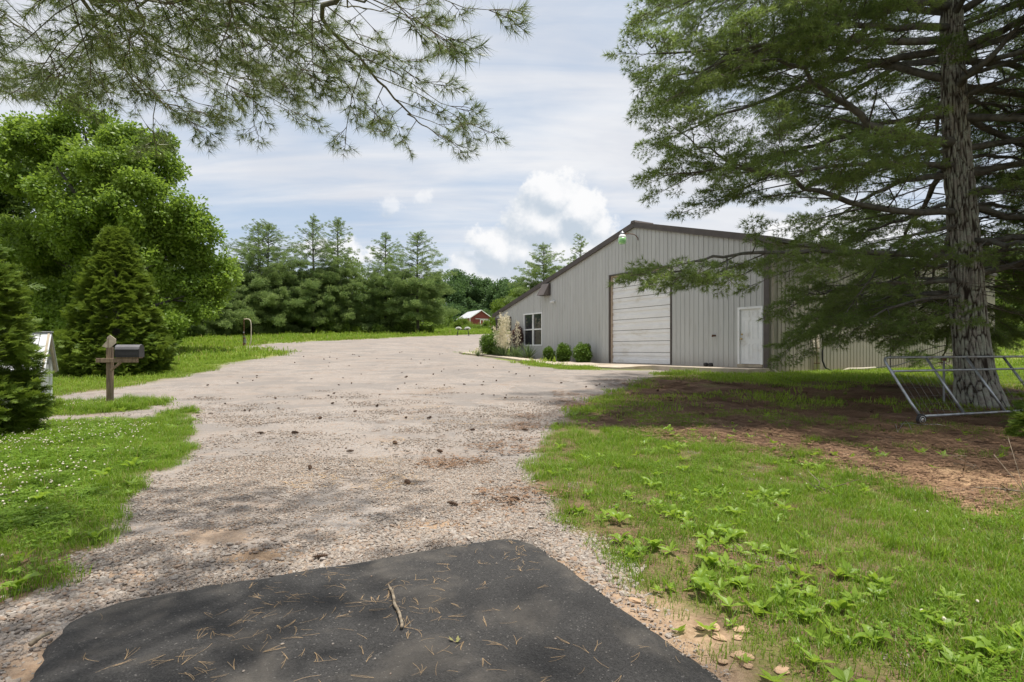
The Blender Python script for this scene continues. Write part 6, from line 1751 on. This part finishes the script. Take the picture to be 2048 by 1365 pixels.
for sx in (-1, 1):
    for sy in (-1, 1):
        m_ = MB(); m_.tube([(sx * .45, sy * .5, 0), (sx * .45, sy * .5, hz - .6)], .03, 8); part('post', m_, M['white'], sh)
m_ = MB(); m_.box((0, .0, .55), (.8, .95, .95)); part('housing', m_, M['white'], sh)
m_ = MB(); m_.box((0, 0, hz + .03), (.09, 1.26, .02)); part('ridge_cap', m_, M['tin'], sh)

# ------------------------------------------------------------------ planting bed along the front wall
def round_shrub(label, x, y, rr, h, n, seed, tpl=None, nm='round_shrub', cat='shrub', grp=None):
    rng = np.random.default_rng(seed); z0 = gz(x, y); t = thing(nm, label, cat, (x, y, z0), 0, grp); u = rng.normal(size=(n, 3)); u /= np.linalg.norm(u, axis=1, keepdims=True)
    m_ = MB()
    for k in range(5): d = rv(rng) * rr * .5; m_.tube([(0, 0, 0), (d[0] * .5, d[1] * .5, h * .3), (d[0], d[1], h * .6)], [.02, .015, .008], 5)
    part('stem', m_, M['limb'], t, kind='stuff')
    q = (rng.uniform(.4, 1, n) ** .4)[:, None]; c = u * q * np.array([rr, rr, h / 2]) * (1 + .12 * np.sin(u[:, :1] * 7 + seed)) + np.array([0, 0, h * .54])
    o = scatter('leaves', c, eul(u + rng.normal(size=(n, 3)) * .5, np.tile(UP, (n, 1)) + rng.normal(size=(n, 3)) * .4), rng.uniform(.7, 1.2, n), tpl or T_shrub, t, False, rng); o['kind'] = 'stuff'
    return t
SG = 'round shrubs in the bed by the overhead door'
def bed(u, d): q = BC + E1 * u - E2 * d; return q[0], q[1]
for i, (u, d, rr, h, lab) in enumerate(((9.25, .75, .38, .95, 'largest round green shrub, nearest the overhead door'), (10.75, .75, .33, .88, 'middle round green shrub of the bed'), (12.15, .7, .22, .66, 'smallest round green shrub, nearest the window'))):
    x, y = bed(u, d); round_shrub(lab, x, y, rr, h, 210 - 40 * i, 720 + i, grp=SG)
x, y = bed(17.6, .9); round_shrub('dark clipped ball shrub at the porch end of the bed', x, y, .78, 1.35, 420, 730)
x, y = bed(15.75, .4); round_shrub('purple leaved barberry beside the window', x, y, .26, 1.3, 150, 731, T_purple, 'barberry'); bpy.data.objects['barberry'].location.z += .55


def yucca(label, x, y, seed, nst, hst, k=1.0, spread=.5):
    rng = np.random.default_rng(seed); z0 = gz(x, y); t = thing('yucca', label, 'yucca', (x, y, z0), 0, 'yuccas in the bed')
    m_ = MB()
    for j in range(130):
        a = rng.uniform(0, 6.28); el_ = rng.uniform(.15, 1.35); L = rng.uniform(.6, 1.05) * k; d = np.array([math.cos(a) * math.cos(el_), math.sin(a) * math.cos(el_), math.sin(el_)]); s = np.array([-math.sin(a), math.cos(a), 0]) * .02 * k
        m1 = d * L * .55; e = d * L + np.array([0, 0, -.12 * L]); m_.quad(-s * .6, s * .6, m1 + s, m1 - s); m_.tri(m1 - s, m1 + s, e)
    part('leaves', m_, M['yucca'], t, kind='stuff')
    for j in range(nst):
        a = rng.uniform(0, 6.28); top = np.array([math.cos(a) * spread * rng.uniform(.2, 1) * .6, math.sin(a) * spread * rng.uniform(.2, 1) * .6, hst * rng.uniform(.82, 1.05)])
        m_ = MB(); m_.tube([(0, 0, .1), top * .6 + [0, 0, .05], top], [.02, .016, .006], 5); st_ = part('flower_stalk', m_, M['yflower'], t)
        fm = MB()
        for q in range(190):
            f = rng.uniform(.36, 1.0); c = top * f; rr = .40 * (1.05 - f) ** .6 * rng.uniform(.15, 1) + .015; a2 = rng.uniform(0, 6.28); c = c + np.array([math.cos(a2) * rr, math.sin(a2) * rr, rng.uniform(-.06, .04)])
            sz = rng.uniform(.028, .046)
            for w_ in range(2):
                d = rv(rng); s = perp(d, rng); fm.quad(c - s * sz * .6, c + d * sz * .5 + np.array([0, 0, -sz]), c + s * sz * .6, c - d * sz * .5)
        part('blossoms', fm, M['yflower'], st_, kind='stuff')
    return t
for i, (u, d, nst, hst, k, sp, lab) in enumerate(((16.5, 1.0, 8, 2.6, 1.15, 1.5, 'largest yucca with a crowd of cream flower spikes at the porch end'), (15.9, 1.2, 5, 1.8, 1.0, 1.2, 'yucca with leaning cream flower spikes beside the largest one'), (15.3, .7, 1, 2.2, .85, .12, 'yucca with one upright yellowish flower spike by the window'),
        (14.9, 1.05, 0, 1, 1.0, .4, 'flowerless yucca clump under the window'), (13.75, .95, 0, 1, 1.15, .4, 'flowerless yucca clump right of the window'), (17.6, 2.0, 1, .55, .5, .9, 'small drooping pale yucca by the walk end'))):
    x, y = bed(u, d); yucca(lab, x, y, 740 + i, nst, hst, k, sp)
x, y = bed(13.3, 1.2); m_ = MB(); rng = np.random.default_rng(750)
for j in range(50):
    a = rng.uniform(0, 6.28); d = np.array([math.cos(a), math.sin(a), rng.uniform(.2, .9)]) * rng.uniform(.2, .42); s = np.array([-math.sin(a), math.cos(a), 0]) * .012; m_.tri(-s, s, d)
o = part('dry_plant', m_, simple('dry_tan_blades', (.38, .27, .15), .8), None); o.location = (x, y, gz(x, y)); tag(o, 'withered tan plant between the yuccas and the small shrub', 'plant')
for i, (u, d, s_, lab) in enumerate(((12.2, 1.3, .2, 'rough brown rock below the smallest shrub'), (11.6, 1.35, .16, 'low rock between the smallest and middle shrubs'), (10.5, 1.35, .17, 'rock between the middle and largest shrubs'), (9.9, 1.4, .14, 'small rock before the largest shrub'), (9.2, 1.15, .2, 'pale flat rock right of the largest shrub'), (8.75, .8, .13, 'small rock nearest the overhead door'))):
    x, y = bed(u, d); o = link('rock', blob(760 + i, 1, 8, .8, .25).mesh('rock', M['rock']), None, (x, y, gz(x, y) + s_ * .25), (0, 0, i)); o.scale = (s_ * 1.4, s_, s_ * .6); tag(o, lab, 'rock', 'rocks edging the bed')
# tall weeds at the mailbox patch
p = pix(290, 806); p, r_ = field(900, -9, -6.2, 11.5, 14, 770, lambda x, y, g, s, b: (1 - smooth(g, .1, .5)) * .9); plant('long_grass', p, r_, T_long, .7, 1.3)
